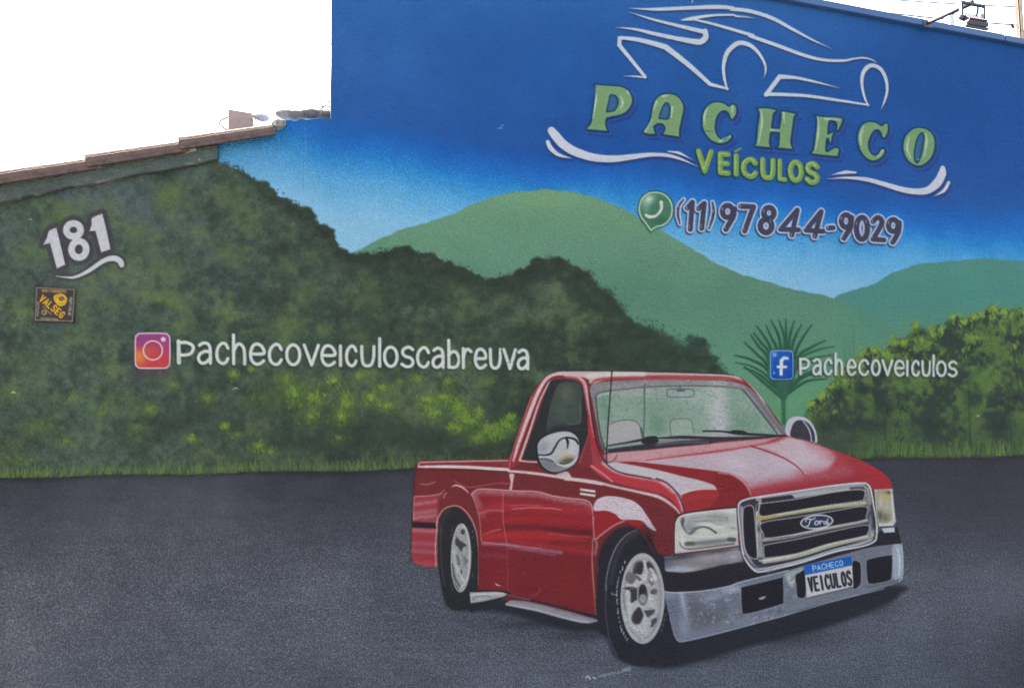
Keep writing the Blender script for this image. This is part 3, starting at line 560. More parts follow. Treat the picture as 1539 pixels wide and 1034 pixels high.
fill(D_((515, 520), (530, 475), (570, 445), (625, 440), (680, 455), (725, 500), (755, 570), (758, 640), (700, 628), (560, 592), (530, 585), (512, 550)), (182, 184, 196), .8, own=True)
fill(D_((557, 590), (565, 520), (590, 480), (625, 468), (665, 480), (700, 540), (712, 625), (640, 612)), (62, 58, 72), .9)
fill(D_((665, 475), (700, 500), (735, 560), (742, 630), (722, 625), (710, 560), (690, 510)), (52, 58, 80), .8)
stroke(D_((652, 478), (690, 530), (712, 590), (714, 625)), 1.3, (200, 202, 212), .7)
# headlights
part('pickup', 'painted_headlight', 'cream painted headlight on the near side')
HL = E_((842, 675), (845, 480), (852, 425), (880, 385), (940, 365), (1100, 345), (1300, 325), (1318, 330), (1325, 480), (1332, 610), (1100, 640))
stroke(E_((842, 690), (842, 480), (850, 415), (885, 375), (1100, 335), (1318, 318)), 2, (48, 36, 44), .9, .9)
fill(E_((842, 675), (842, 675), (845, 480), (852, 425), (885, 385), (940, 365), (1100, 345), (1315, 325), (1315, 325), (1325, 480), (1334, 612), (1334, 612), (1100, 645)), (186, 186, 184), .8, own=True)
clip(HL, .8, True)
for P, w, c, a, sf in [([(905, 410), (900, 460), (920, 500), (960, 520)], 5, (66, 66, 72), .9, 1.5), ([(960, 520), (990, 480), (1050, 465), (1110, 480), (1160, 515)], 2.6, (60, 60, 64), .9, 1), ([(880, 450), (930, 530), (1000, 540), (1150, 540), (1320, 510)], 3, (206, 206, 202), .9, 1.2),
                       ([(880, 590), (900, 625), (960, 640), (1100, 625), (1300, 600)], 2, (74, 76, 80), .9, 1), ([(930, 600), (1050, 590), (1300, 565)], 5, (110, 112, 114), .8, 1.5), ([(930, 600), (985, 600)], 6, (60, 60, 64), .7, 1.6), ([(1260, 565), (1300, 570)], 6, (60, 60, 62), .8, 1.6),
                       ([(1000, 430), (1100, 425), (1180, 450), (1300, 480)], 2.4, (120, 122, 122), .8, 1.4), ([(1050, 385), (1150, 375), (1250, 370)], 3, (164, 164, 164), .7, 2), ([(1100, 385), (1230, 395), (1240, 420), (1120, 420)], 1.2, (110, 112, 116), .7, .8),
                       ([(940, 390), (1100, 370), (1300, 350)], 2, (204, 204, 204), .7, 1.4), ([(860, 520), (865, 600), (880, 650)], 3, (204, 202, 200), .8, 1.5), ([(1250, 390), (1240, 420)], 1.6, (90, 92, 98), .7, .8), ([(1150, 390), (1180, 410), (1250, 400)], 1.2, (130, 130, 132), .8, .8)]:
    stroke(E_(*P), w, c, sf, a)
blob(*E_((1070, 505))[0], 16, 5, (196, 204, 184), .9); blob(*E_((1230, 520))[0], 14, 5, (192, 206, 178), .5); blob(*E_((960, 560))[0], 14, 3, (190, 200, 178), .7); blob(*E_((1230, 345))[0], 14, 4, (206, 206, 206), .5); blob(*E_((945, 500))[0], 4, 5, (190, 192, 200), .8)
for x in range(1020, 1290, 14): stroke(E_((x, 590), (x, 604)), .9, (70, 72, 74), .6, .5, smooth=False)
for x, y, rx, ry, c_, a in [(1150, 400, 26, 8, (140, 142, 146), .6), (1000, 395, 16, 5, (150, 152, 154), .6), (960, 470, 10, 12, (112, 114, 122), .6), (1100, 600, 34, 5, (120, 122, 124), .6), (1220, 430, 14, 9, (156, 158, 158), .6), (1280, 350, 10, 5, (210, 212, 212), .7), (900, 560, 5, 14, (214, 214, 210), .7), (1080, 455, 16, 4, (212, 214, 210), .8), (1200, 470, 20, 4, (206, 210, 200), .7)]: blob(*E_((x, y))[0], rx, ry, c_, a, -.1)
stroke(E_((980, 515), (1010, 485), (1060, 470), (1110, 482), (1160, 515)), 2, (58, 58, 64), 1, .8)
stroke(E_((850, 660), (846, 480), (858, 425), (890, 388), (1100, 350), (1310, 330)), 1.6, (216, 216, 214), .8, .85)
CLIP[0] = None
part('pickup', 'painted_headlight', 'narrow yellowish painted headlight on the far side')
fill(F_((1200, 182), (1342, 176), (1352, 300), (1368, 430), (1345, 462), (1235, 466), (1222, 420), (1208, 300)), (190, 188, 192), .8, smooth=False, own=True)
clip(F_((1200, 182), (1342, 176), (1352, 300), (1368, 430), (1345, 462), (1235, 466), (1222, 420), (1208, 300)), .8, False)
fill(F_((1212, 198), (1325, 195), (1330, 300), (1340, 400), (1300, 435), (1240, 432), (1228, 380)), (156, 154, 130), 2, .95)
blob(*F_((1290, 235))[0], 8, 6, (196, 168, 70), .9); blob(*F_((1300, 310))[0], 7, 12, (184, 186, 150), .8); blob(*F_((1250, 300))[0], 4, 14, (200, 198, 190), .7); blob(*F_((1245, 380))[0], 5, 9, (92, 90, 72), .9); blob(*F_((1290, 400))[0], 5, 7, (110, 108, 84), .8); blob(*F_((1318, 205))[0], 6, 3, (80, 70, 66), .8)
stroke(F_((1330, 190), (1342, 300), (1352, 420)), 2, (206, 206, 212), .9, .9); stroke(F_((1235, 458), (1345, 450)), 2.4, (210, 210, 214), .9, .9)
CLIP[0] = None
stroke(F_((1190, 185), (1200, 300), (1218, 430)), 1.6, (40, 38, 48), .8, .9)
# front apron and bumper
part('pickup', 'painted_apron', 'dark painted band between the lights and the bumper')
fill(E_((690, 690), (840, 690), (1330, 620), (1380, 640), (1420, 740), (1560, 830), (2500, 480), (2560, 470), (2580, 560), (2590, 620), (1340, 900), (1100, 960), (900, 975), (760, 965), (730, 830)), (44, 41, 52), .9, smooth=False, own=True)
fill(E_((700, 700), (840, 695), (1000, 672), (1200, 640), (1332, 622), (1350, 660), (1372, 735), (1200, 765), (1000, 812), (900, 822), (780, 812), (720, 790)), (124, 122, 134), 1.5, .95, smooth=False, grain=.2, own=True)
clip(E_((700, 700), (840, 695), (1000, 672), (1200, 640), (1332, 622), (1350, 660), (1372, 735), (1200, 765), (1000, 812), (900, 822), (780, 812), (720, 790)), 1, False)
for x, y, rx, ry, c, a in [(780, 740, 12, 10, (96, 104, 134), .7), (860, 795, 22, 5, (168, 178, 206), .9), (950, 800, 20, 4, (190, 190, 200), .7), (1000, 740, 24, 9, (130, 126, 134), .7), (1130, 700, 30, 10, (158, 152, 160), .8), (1300, 690, 12, 12, (168, 164, 172), .8),
                           (740, 720, 10, 8, (64, 66, 84), .8), (900, 700, 26, 4, (58, 56, 66), .8), (1180, 655, 30, 4, (74, 72, 80), .8)]: blob(*E_((x, y))[0], rx, ry, c, a, -.15, 1, .4)
CLIP[0] = None
fill(F_((1255, 480), (1355, 472), (1360, 510), (1275, 516)), (190, 196, 208), .8, smooth=False, own=True)
part('pickup', 'painted_bumper', 'chrome painted front bumper with dark square openings')
BU = H_((610, 350), (610, 350), (700, 357), (900, 345), (1100, 310), (1200, 275), (1400, 230), (1560, 190), (1900, 90), (2200, 10), (2435, -18), (2440, -18), (2448, 60), (2445, 210), (2425, 275), (2380, 295), (2100, 380), (1700, 480), (1540, 540), (1300, 600), (1000, 680), (760, 735), (710, 728), (680, 690), (650, 560), (600, 430))
fill(BU, (112, 120, 142), .9, own=True)
clip(BU)
for x, y, rx, ry, c, a in [(750, 430, 5, 40, (164, 178, 208), .9), (750, 620, 6, 24, (140, 156, 190), .8), (680, 480, 12, 30, (96, 112, 148), .8), (650, 380, 12, 6, (128, 142, 172), .8), (860, 480, 16, 20, (92, 96, 116), .8), (960, 560, 26, 14, (90, 94, 108), .85), (880, 600, 12, 12, (98, 108, 112), .7), (1060, 430, 22, 18, (100, 106, 128), .8), (970, 400, 18, 6, (148, 158, 188), .7),
                           (1120, 340, 20, 7, (160, 176, 204), .85), (1130, 480, 8, 30, (112, 120, 150), .7), (1250, 570, 30, 8, (124, 134, 160), .8), (1450, 510, 30, 6, (100, 108, 136), .8), (820, 690, 30, 7, (116, 128, 164), .8), (1000, 640, 26, 7, (110, 120, 148), .8), (1650, 460, 30, 6, (120, 128, 154), .7), (1480, 210, 30, 3, (96, 128, 170), .7)]:
    blob(*H_((x, y))[0], rx, ry, c, a, -.2, 1, .3)
for k in range(190):
    x, y = H_((RNG.uniform(780, 1560), RNG.uniform(330, 620)))[0]; blob(x, y, RNG.uniform(1, 3.4), RNG.uniform(1, 2.6), [(150, 162, 190), (78, 84, 100), (170, 182, 204), (92, 100, 122)][RNG.randint(4)], RNG.uniform(.25, .7), RNG.uniform(0, 3))
for k in range(60):
    x, y = F_((RNG.uniform(520, 1400), RNG.uniform(560, 1020)))[0]; blob(x, y, RNG.uniform(1.5, 5), RNG.uniform(1, 3), [(150, 162, 180), (96, 102, 120), (160, 170, 186)][RNG.randint(3)], RNG.uniform(.2, .5), RNG.uniform(0, 3))
fill(F_((1340, 620), (1400, 605), (1420, 700), (1418, 850), (1380, 880), (1345, 860)), (158, 172, 194), 2, .9); stroke(F_((1380, 640), (1395, 720), (1392, 840)), 3, (196, 206, 222), 1.6, .8)
stroke(F_((1130, 930), (1250, 905), (1400, 880)), 5, (96, 100, 112), 2, .7, grain=.6)
fill(F_((515, 830), (600, 800), (640, 790), (650, 830), (600, 870), (580, 930), (550, 930), (520, 870)), (158, 170, 172), 2, .9); stroke(F_((540, 840), (560, 900), (590, 860)), 2, (186, 196, 186), 1.5, .7)
stroke(F_((560, 880), (600, 840), (640, 815)), 2, (90, 96, 104), 1.2, .7)
stroke(F_((0, 905), (200, 870), (500, 805), (640, 775)), 3, (150, 168, 196), 1.5, .8)
CLIP[0] = None
stroke(H_((610, 352), (700, 360), (900, 347), (1100, 312), (1200, 277), (1560, 190)), 1.7, (190, 196, 208), .8, .85); stroke(H_((1300, 600), (1000, 680), (760, 735), (710, 728), (682, 690), (650, 560)), 1.7, (160, 174, 204), .8, .85); stroke(H_((2300, 330), (1900, 430), (1560, 530), (1300, 600)), 1.4, (168, 176, 196), .8, .8)
stroke(F_((1410, 600), (1421, 700), (1418, 850), (1390, 890)), 1.4, (196, 204, 216), .8, .8)
def hole(P, own=True):
    fill(P, (38, 36, 46), .8, own=own); stroke(P, 1.3, (150, 160, 184), .8, .75, closed=True)
for P in (H_((1197, 318), (1197, 318), (1525, 238), (1525, 238), (1528, 420), (1505, 452), (1240, 525), (1205, 490)), F_((590, 850), (620, 822), (668, 812), (672, 1000), (610, 1010), (598, 930)),
          F_((1030, 745), (1085, 738), (1098, 780), (1100, 880), (1085, 925), (1035, 938)), F_((1138, 745), (1165, 715), (1320, 685), (1340, 705), (1335, 850), (1310, 885), (1180, 910), (1148, 885))):
    part('pickup', 'painted_bumper_opening'); hole(P)
fill(H_((1335, 405), (1360, 392), (1392, 388), (1370, 410), (1345, 414)), (170, 172, 186), .8, .9)
# grille
part('pickup', 'painted_grille', 'chrome painted grille frame with three yellowish bars')
GO = F_((160, 290), (200, 262), (300, 240), (600, 195), (900, 150), (1100, 132), (1150, 145), (1175, 190), (1195, 300), (1218, 430), (1218, 540), (1195, 585), (1100, 620), (900, 660), (650, 740), (450, 790), (320, 815), (270, 800), (220, 740), (185, 660), (165, 500), (152, 350))
stroke(GO, 3, (36, 34, 44), 1, .9, closed=True)
fill(GO, (58, 56, 68), .9, own=True)
clip(GO)
stroke(F_((175, 320), (185, 480), (205, 640), (240, 730), (300, 785), (450, 775), (700, 715), (950, 640), (1170, 570)), [5, 5, 5, 6, 5, 5, 5, 5, 5], (150, 152, 164), 1.2, .9)
stroke(F_((300, 255), (600, 215), (900, 170), (1080, 150), (1130, 170), (1150, 260)), 5, (168, 168, 178), 1.2, .9)
fill(F_((300, 255), (560, 222), (590, 250), (480, 270), (310, 300)), (52, 50, 62), .9, smooth=False)
fill(F_((1010, 165), (1120, 158), (1130, 180), (1000, 192)), (84, 82, 94), .8, smooth=False)
stroke(F_((590, 235), (800, 205), (1000, 180)), 5, (186, 186, 186), 1.5, .9)
stroke(F_((310, 255), (310, 450), (325, 720)), 8, (160, 162, 168), 1, .95); stroke(F_((290, 300), (295, 500), (300, 700)), 2, (196, 200, 208), .9, .9)
fill(F_((285, 270), (310, 268), (305, 340), (290, 350)), (60, 58, 68), .9, .9, smooth=False); blob(*F_((312, 480))[0], 3, 7, (60, 60, 62), .9); blob(*F_((325, 712))[0], 6, 2, (50, 52, 60), .9); blob(*F_((318, 600))[0], 3, 10, (120, 124, 112), .7)
def bar(P, w, c, hi): stroke(F_(*P), w, c, .9, .97); stroke(F_(*[(a, b - 6) for a, b in P]), w * .35, hi, .9, .8)
bar([(300, 410), (480, 375), (800, 325), (1140, 285)], 6, (172, 164, 116), (212, 210, 190))
stroke(F_((300, 405), (380, 395), (440, 385)), 4.5, (172, 150, 64), 1.4, .9); stroke(F_((700, 345), (860, 322), (1100, 290)), 3, (164, 168, 140), 1.4, .8)
bar([(350, 570), (560, 540), (850, 480), (1140, 420)], 5.6, (150, 152, 158), (210, 212, 218)); stroke(F_((560, 545), (800, 495), (1100, 440)), 1.8, (168, 170, 130), .9, .7); stroke(F_((350, 560), (550, 545), (850, 492), (1140, 440)), 1, (60, 58, 68), .8, .9)
bar([(350, 735), (600, 690), (900, 600), (1180, 535)], 7.4, (172, 174, 160), (212, 214, 212)); stroke(F_((560, 700), (800, 630), (1000, 580)), 2.4, (170, 168, 116), 1.2, .7)
stroke(F_((1140, 180), (1155, 300), (1170, 430), (1165, 530)), 6, (124, 124, 134), 1.2, .9); stroke(F_((1150, 170), (1165, 230), (1172, 290)), 3, (172, 174, 140), 1.2, .8); blob(*F_((1160, 370))[0], 4, 7, (74, 74, 82), .9); blob(*F_((1185, 510))[0], 5, 5, (172, 176, 184), .8); blob(*F_((1155, 490))[0], 4, 4, (80, 80, 86), .8)
for P in ([(188, 350), (205, 315), (250, 305), (272, 340), (285, 480), (298, 690), (280, 715), (230, 690), (200, 620), (188, 480)],
          [(318, 300), (330, 290), (600, 255), (900, 200), (1110, 185), (1120, 255), (1100, 268), (800, 310), (480, 365), (325, 385)],
          [(335, 440), (600, 395), (900, 345), (1130, 312), (1138, 390), (1110, 420), (850, 470), (560, 530), (370, 555), (345, 520)],
          [(350, 625), (375, 605), (600, 565), (900, 500), (1140, 455), (1150, 520), (1100, 545), (850, 600), (600, 675), (370, 708), (352, 690)]):
    fill(F_(*P), (42, 38, 48), .9); stroke(F_(*P), 1.4, (196, 198, 204), .8, .85, closed=True)
CLIP[0] = None
stroke(GO, 2.8, (208, 212, 220), .8, .97, closed=True)
stroke(F_((195, 700), (240, 770), (300, 800), (450, 770), (650, 722), (900, 640), (1100, 600), (1190, 560)), 1.6, (196, 202, 214), .8, .85); stroke(F_((200, 690), (250, 755), (310, 780), (500, 745)), 1.6, (44, 42, 52), .8, .8)
part('pickup', 'painted_badge', 'oval painted badge with white script in the middle of the grille')
fo = ell(*F_((757, 431))[0], 25, 11, -.1)
fill(fo, (200, 206, 222), .8, own=True); fill(ell(*F_((757, 431))[0], 22.6, 8.8, -.1), (50, 56, 84), .8)
for P in ([(672, 430), (680, 408), (720, 412), (745, 400)], [(712, 410), (700, 440), (690, 462), (678, 462)], [(742, 440), (750, 425), (768, 428), (765, 448), (748, 452), (740, 442)], [(778, 425), (782, 448)], [(780, 435), (792, 424), (803, 427)], [(835, 430), (818, 428), (812, 440), (822, 447), (836, 438)], [(842, 408), (836, 446), (852, 440)]):
    stroke(F_(*P), 1.8, (206, 212, 228), .6, .95)
# number plate
part('pickup', 'painted_number_plate', 'white painted plate with a blue top band and black capitals')
fill(F_((660, 765), (1025, 692), (1040, 930), (680, 1018)), (196, 194, 198), .7, smooth=False, own=True)
fill(F_((660, 765), (1025, 692), (1028, 765), (664, 842)), (34, 92, 176), .7, smooth=False)
stroke(F_((676, 1020), (1040, 932)), 1.2, (60, 58, 64), .7, .8)
# ---- stroke lettering
def circ(x0, y0, x1, y1, n=14): return [((x0 + x1) / 2 + (x1 - x0) / 2 * math.cos(t), (y0 + y1) / 2 + (y1 - y0) / 2 * math.sin(t)) for t in np.linspace(0, 2 * math.pi, n + 1)]
G = {
 'p': [[(0, 0), (.02, 1)], [(0, .03), (.5, .0), (.92, .12), (1, .32), (.8, .55), (.4, .62), (.02, .62)]],
 'a': [[(.1, .12), (.45, 0), (.8, .08), (.93, .35), (.95, 1)], [(.95, .45), (.55, .42), (.15, .55), (.02, .78), (.2, .98), (.55, .98), (.95, .75)]],
 'c': [[(1, .24), (.8, .04), (.5, 0), (.15, .2), (.02, .52), (.15, .85), (.5, 1), (.8, .95), (1, .76)]],
 'h': [[(0, -.42), (.02, 1)], [(0, .4), (.3, .08), (.6, .02), (.9, .2), (1, .55), (1, 1)]],
 'e': [[(.05, .5), (1, .47), (.9, .15), (.55, 0), (.2, .1), (.02, .45), (.1, .8), (.4, 1), (.75, .97), (1, .84)]],
 'o': [circ(0, 0, 1, 1)],
 'v': [[(0, 0), (0, 0), (.52, 1), (.52, 1), (1, 0)]],
 'i': [[(.5, 0), (.5, 1)]],
 'u': [[(0, 0), (.02, .5), (.12, .88), (.45, 1), (.8, .9), (.97, .55), (1, 0)]],
 'l': [[(.5, -.42), (.5, 1)]],
 's': [[(.95, .1), (.6, -.02), (.2, .08), (.08, .28), (.3, .46), (.75, .54), (.98, .74), (.8, .95), (.4, 1), (.02, .88)]],
 'b': [[(0, -.42), (.02, 1)], [(0, .36), (.35, .18), (.75, .22), (1, .58), (.8, .92), (.4, 1), (.02, .96)]],
 'r': [[(0, 0), (.02, 1)], [(0, .45), (.25, .12), (.6, .02), (1, .14)]],
 # capitals, cap height 0..1
 'V': [[(0, 0), (0, 0), (.5, 1), (.5, 1), (1, 0)]], 'E': [[(.95, 0), (.95, 0), (0, 0), (0, 0), (0, 1), (0, 1), (.95, 1)], [(0, .5), (.85, .5)]], 'I': [[(.5, 0), (.5, 1)]],
 'C': [[(1, .2), (.8, .03), (.5, 0), (.12, .2), (0, .5), (.12, .82), (.5, 1), (.8, .97), (1, .8)]],
 'U': [[(0, 0), (0, .6), (.15, .93), (.5, 1), (.85, .93), (1, .6), (1, 0)]], 'L': [[(0, 0), (0, 0), (0, 1), (0, 1), (.95, 1)]], 'O': [circ(0, 0, 1, 1)],
 'S': [[(.95, .14), (.6, -.02), (.15, .06), (.05, .28), (.3, .46), (.75, .56), (.97, .76), (.75, .97), (.35, 1), (0, .86)]],
 'P': [[(0, 0), (0, 1)], [(0, 0), (.6, 0), (1, .15), (1, .4), (.6, .55), (0, .55)]], 'A': [[(0, 1), (0, 1), (.5, 0), (.5, 0), (1, 1)], [(.2, .65), (.8, .65)]],
 'H': [[(0, 0), (0, 1)], [(1, 0), (1, 1)], [(0, .5), (1, .5)]], 'G': [[(1, .2), (.8, .03), (.5, 0), (.12, .2), (0, .5), (.12, .82), (.5, 1), (.85, .95), (1, .8), (1, .55), (1, .55), (.6, .55)]],
 'M': [[(0, 1), (0, 1), (0, 0), (0, 0), (.5, .6), (.5, .6), (1, 0), (1, 0), (1, 1)]], 'N': [[(0, 1), (0, 1), (0, 0), (0, 0), (1, 1), (1, 1), (1, 0)]], 'T': [[(0, 0), (1, 0)], [(.5, 0), (.5, 1)]],
 'R': [[(0, 1), (0, 1), (0, 0), (0, 0), (.6, 0), (1, .14), (1, .4), (.6, .52), (0, .52)], [(.45, .52), (1, 1)]], 'D': [[(0, 0), (0, 0), (.5, 0), (1, .3), (1, .7), (.5, 1), (.5, 1), (0, 1), (0, 1), (0, 0)]],
 '0': [circ(0, 0, 1, 1)], '1': [[(0, .3), (0, .3), (.7, 0), (.7, 0), (.7, 1)]], '8': [circ(.1, 0, .9, .48), circ(0, .45, 1, 1)], '7': [[(0, .02), (0, .02), (1, .02), (1, .02), (.35, 1)]],
 '4': [[(.7, 1), (.7, 1), (.7, 0), (.7, 0), (0, .72), (0, .72), (1, .72)]], '9': [[(.95, .1), (.5, 0), (.05, .25), (.35, .5), (.9, .42), (.98, .2), (.9, .6), (.6, 1)]], '2': [[(0, .2), (.4, 0), (.9, .15), (.8, .45), (.1, 1), (.1, 1), (1, 1)]],
}
def glyph(ch, xf): return [[xf(u, v) for u, v in P] for P in G[ch]]
def textline(grp, txt, boxes, wd, col, top, base, shadow=None, name='letter'):
    """boxes: (x0, x1) centre-line extents; top(x)/base(x): the x-height and base lines"""
    for ch, (a, b) in zip(txt, boxes):
        part(grp, name)
        xf = lambda u, v: (a + (b - a) * u, top(a + (b - a) * u) * (1 - v) + base(a + (b - a) * u) * v)
        GS = glyph(ch, xf)
        for P in GS: stroke([(x - 1.2, y + 1.6) for x, y in P], wd + 1.6, shadow or (50, 58, 66), 1.6, .7)
        for P in GS: stroke(P, wd, col, .8, .98, own=True, grain=.06)
part(None)
z = 4.664
bx = [(180 + a / z, 180 + b / z) for a, b in [(412, 515), (550, 640), (678, 758), (797, 875), (915, 1008), (1047, 1132), (1170, 1262), (1293, 1392), (1415, 1505)]]
bx += [(490 + a / z, 490 + b / z) for a, b in [(90, 112), (142, 210), (250, 336), (366, 386), (410, 498), (530, 612), (640, 718), (748, 824), (860, 932), (962, 1016), (1045, 1118), (1152, 1222), (1247, 1328), (1345, 1417)]]
bxp = lambda x: 514.5 + (x - 268) * .0225
bsp = lambda x: 545 + (x - 268) * .0175
textline('photo handle', 'pachecoveiculoscabreuva', bx, 5.2, (202, 212, 212), bxp, bsp)
stroke([(bx[0][0], 513), (bx[0][0] + .5, 545)], 6.2, (190, 204, 206), .8)
bx = [(1080 + a / 6.4125, 1080 + b / 6.4125) for a, b in [(788, 868), (912, 985), (1022, 1086), (1128, 1190), (1245, 1315), (1355, 1440)]] + [(1300 + a / 3.975, 1300 + b / 3.975) for a, b in [(42, 88), (105, 162), (180, 232), (245, 261), (282, 322), (344, 389), (402, 418), (430, 482), (500, 547)]]
textline('social handle', 'pachecoveiculos', bx, 4.2, (198, 210, 208), lambda x: 539.5 + (x - 1200) * .019, lambda x: 562 + (x - 1200) * .013)
# plate words
def small(grp, txt, x0, y0, x1, y1, h, wd, col, wid=.62, slant=(0, 0), name='letter', own=True, gap=None):
    dx, dy = (x1 - x0) / len(txt), (y1 - y0) / len(txt)
    L = math.hypot(x1 - x0, y1 - y0); ux, uy = (x1 - x0) / L, (y1 - y0) / L; nx, ny = -uy + slant[0], ux + slant[1]
    for i, ch in enumerate(txt):
        if ch == ' ': continue
        if own: part(grp, name)
        a = (x0 + dx * (i + .5 - wid / 2), y0 + dy * (i + .5 - wid / 2)); w_ = math.hypot(dx, dy) * wid
        for P in glyph(ch, lambda u, v: (a[0] + ux * w_ * u + nx * h * (v - .5), a[1] + uy * w_ * u + ny * h * (v - .5))): stroke(P, wd, col, .6, .97, own=own)
CUR[0] = next(i + 1 for i, d_ in enumerate(DEFS) if d_[1] == 'painted_number_plate')
small(None, 'PACHECO', *F_((722, 792))[0], *F_((962, 745))[0], 7.6, 1.5, (176, 206, 232), .66, own=False)
small(None, 'VEICULOS', *F_((690, 916))[0], *F_((1028, 862))[0], 20, 3.2, (40, 42, 50), .58, own=False)
# ---- wheels
part('pickup', 'painted_front_wheel', 'large painted front wheel with a six spoke silver rim')
TY = H_((210, 180), (300, 60), (400, -40), (470, -60), (540, -35), (600, 60), (620, 350), (640, 500), (700, 730), (720, 800), (660, 870), (560, 905), (430, 925), (330, 905), (240, 840), (190, 740), (165, 600), (153, 450), (170, 300))
clip(H_((100, -300), (400, -300), (400, -162), (440, -150), (500, -60), (560, 60), (690, 90), (690, 190), (600, 350), (620, 440), (680, 690), (710, 735), (1000, 690), (1000, 1100), (100, 1100)), 1, False)
fill(E_((232, 1180), (232, 1040), (240, 900), (250, 720), (300, 590), (370, 505), (470, 465), (560, 485), (640, 590), (690, 690), (740, 800), (760, 960), (700, 1100), (330, 1300), (250, 1230)), (44, 42, 52), 1.2, own=True)
fill(TY, (43, 43, 53), 1, own=True)
CLIP[0] = None
stroke(E_((555, 492), (470, 530), (400, 610), (350, 720), (318, 850), (308, 960)), [1.2, 1.8, 2, 2, 1.6, 1.4], (132, 134, 146), .9, .9)
stroke(E_((560, 510), (480, 560), (410, 660), (375, 760), (350, 900)), 6, (64, 66, 80), 4, .7)
stroke(H_((165, 300), (153, 450), (165, 600), (190, 730), (240, 840)), 1.4, (96, 98, 110), .9, .7)
blob(*E_((630, 560))[0], 10, 16, (36, 35, 44), .8)
RC = H_((440, 405))[0]
fill(ell(*RC, 33, 68), (98, 98, 104), .9); fill(ell(*RC, 31.6, 66.4), (180, 179, 184), .9, grain=.3)
clip(ell(*RC, 31.6, 66.4))
for k in range(46):
    a_ = RNG.uniform(0, 6.28); q_ = RNG.uniform(.35, .95); blob(RC[0] + 31 * q_ * math.cos(a_), RC[1] + 65 * q_ * math.sin(a_), RNG.uniform(1.5, 5), RNG.uniform(2, 7), [(206, 206, 210), (128, 128, 136), (100, 100, 110), (196, 196, 200)][RNG.randint(4)], RNG.uniform(.2, .5), RNG.uniform(0, 3))
for a_ in np.linspace(.3, 6.5, 7)[:-1]: stroke([(RC[0] + 9 * math.cos(a_), RC[1] - 4 + 18 * math.sin(a_)), (RC[0] + 25 * math.cos(a_ + .1), RC[1] + 54 * math.sin(a_ + .1))], [2, 4.5], (206, 205, 210), 1.5, .45, smooth=False)
clip(ell(*RC, 31.6, 66.4))
for P, c in [([(365, 215), (372, 150), (400, 120), (440, 118), (445, 170), (430, 220), (395, 215)], (58, 56, 66)), ([(470, 130), (495, 118), (530, 170), (545, 225), (500, 200), (475, 170)], (58, 56, 66)), ([(310, 230), (335, 200), (390, 225), (388, 262), (350, 295), (308, 265)], (104, 102, 108)),
             ([(290, 330), (330, 315), (380, 320), (398, 340), (395, 430), (350, 450), (345, 350)], (52, 54, 64)), ([(350, 560), (395, 480), (430, 480), (450, 530), (405, 610)], (54, 50, 58)), ([(440, 490), (530, 480), (525, 520), (480, 550), (455, 520)], (70, 70, 78)), ([(500, 620), (515, 560), (545, 545), (550, 580), (520, 620)], (70, 68, 78)),
             ([(500, 350), (530, 330), (555, 340), (548, 370), (510, 372)], (84, 82, 90))]:
    fill(H_(*P), c, 1.3, .95)
stroke(H_((375, 170), (400, 120), (440, 110)), 1.6, (110, 108, 114), 1, .8); fill(H_((400, 140), (435, 130), (440, 170), (430, 215), (400, 200)), (56, 54, 64), 1)
for P, w, c in [([(455, 130), (470, 200), (455, 260)], 3, (200, 198, 204)), ([(500, 180), (520, 200), (540, 250)], 5, (206, 206, 210)), ([(290, 350), (300, 450), (330, 560)], 2, (120, 120, 128)), ([(300, 500), (330, 600), (400, 640)], 2.4, (204, 204, 208)), ([(400, 240), (420, 260)], 4, (78, 76, 84)), ([(490, 260), (510, 300), (520, 280)], 3, (96, 94, 100)), ([(500, 255), (505, 258)], 3.4, (214, 214, 218)), ([(490, 400), (520, 410)], 3, (206, 206, 212)),
                ([(345, 330), (395, 325), (450, 300)], 2, (100, 100, 106)), ([(430, 470), (470, 560), (500, 600)], 3, (186, 184, 190)), ([(455, 490), (530, 482)], 2.4, (206, 208, 212)), ([(330, 440), (360, 450), (390, 430)], 4, (196, 204, 208)), ([(570, 300), (585, 420), (560, 560)], 2.4, (160, 162, 172)), ([(520, 560), (540, 545)], 2, (200, 204, 214)), ([(400, 610), (430, 640), (440, 720)], 3, (196, 194, 200))]:
    stroke(H_(*P), w, c, 1, .85)
stroke(ell(*RC, 27.5, 60), 2.2, (112, 112, 120), 1.4, .6, closed=True)
blob(*H_((430, 690))[0], 14, 10, (172, 168, 174), .6, 0, 1, .5); blob(*H_((430, 90))[0], 14, 6, (172, 172, 178), .6); blob(*H_((335, 520))[0], 5, 16, (196, 204, 206), .6); blob(*H_((560, 420))[0], 4, 26, (150, 150, 160), .6)
CLIP[0] = None
fill(ell(*H_((442, 378))[0], 8.4, 16.5), (84, 84, 92), .8); stroke(ell(*H_((442, 378))[0], 8, 16), 1.4, (180, 180, 186), .8, .9, closed=True); fill(ell(*H_((440, 345))[0], 5.6, 9.5), (52, 50, 64), .8); fill(ell(*H_((443, 408))[0], 5.4, 7), (150, 150, 154), .9)
stroke(ell(*RC, 32.2, 67.2), 1.6, (192, 192, 198), .8, .85, closed=True)
for k, (x, y) in enumerate([(305, 118), (287, 160), (270, 195), (258, 240), (250, 270), (246, 300), (243, 340), (242, 372), (244, 410), (246, 440), (250, 480), (252, 510), (258, 545), (264, 580), (272, 610), (280, 640), (295, 665), (308, 690), (322, 712)]):
    x, y = H_((x, y))[0]; stroke([(x, y), (x - .5, y + RNG.uniform(1, 5))], RNG.uniform(1, 2), (186, 188, 198), .7, .9, smooth=False)
stroke(H_((200, 365), (215, 375), (240, 372)), 1.2, (170, 172, 182), .7, .8); stroke(H_((208, 360), (212, 375)), 1, (150, 150, 160), .7, .8)
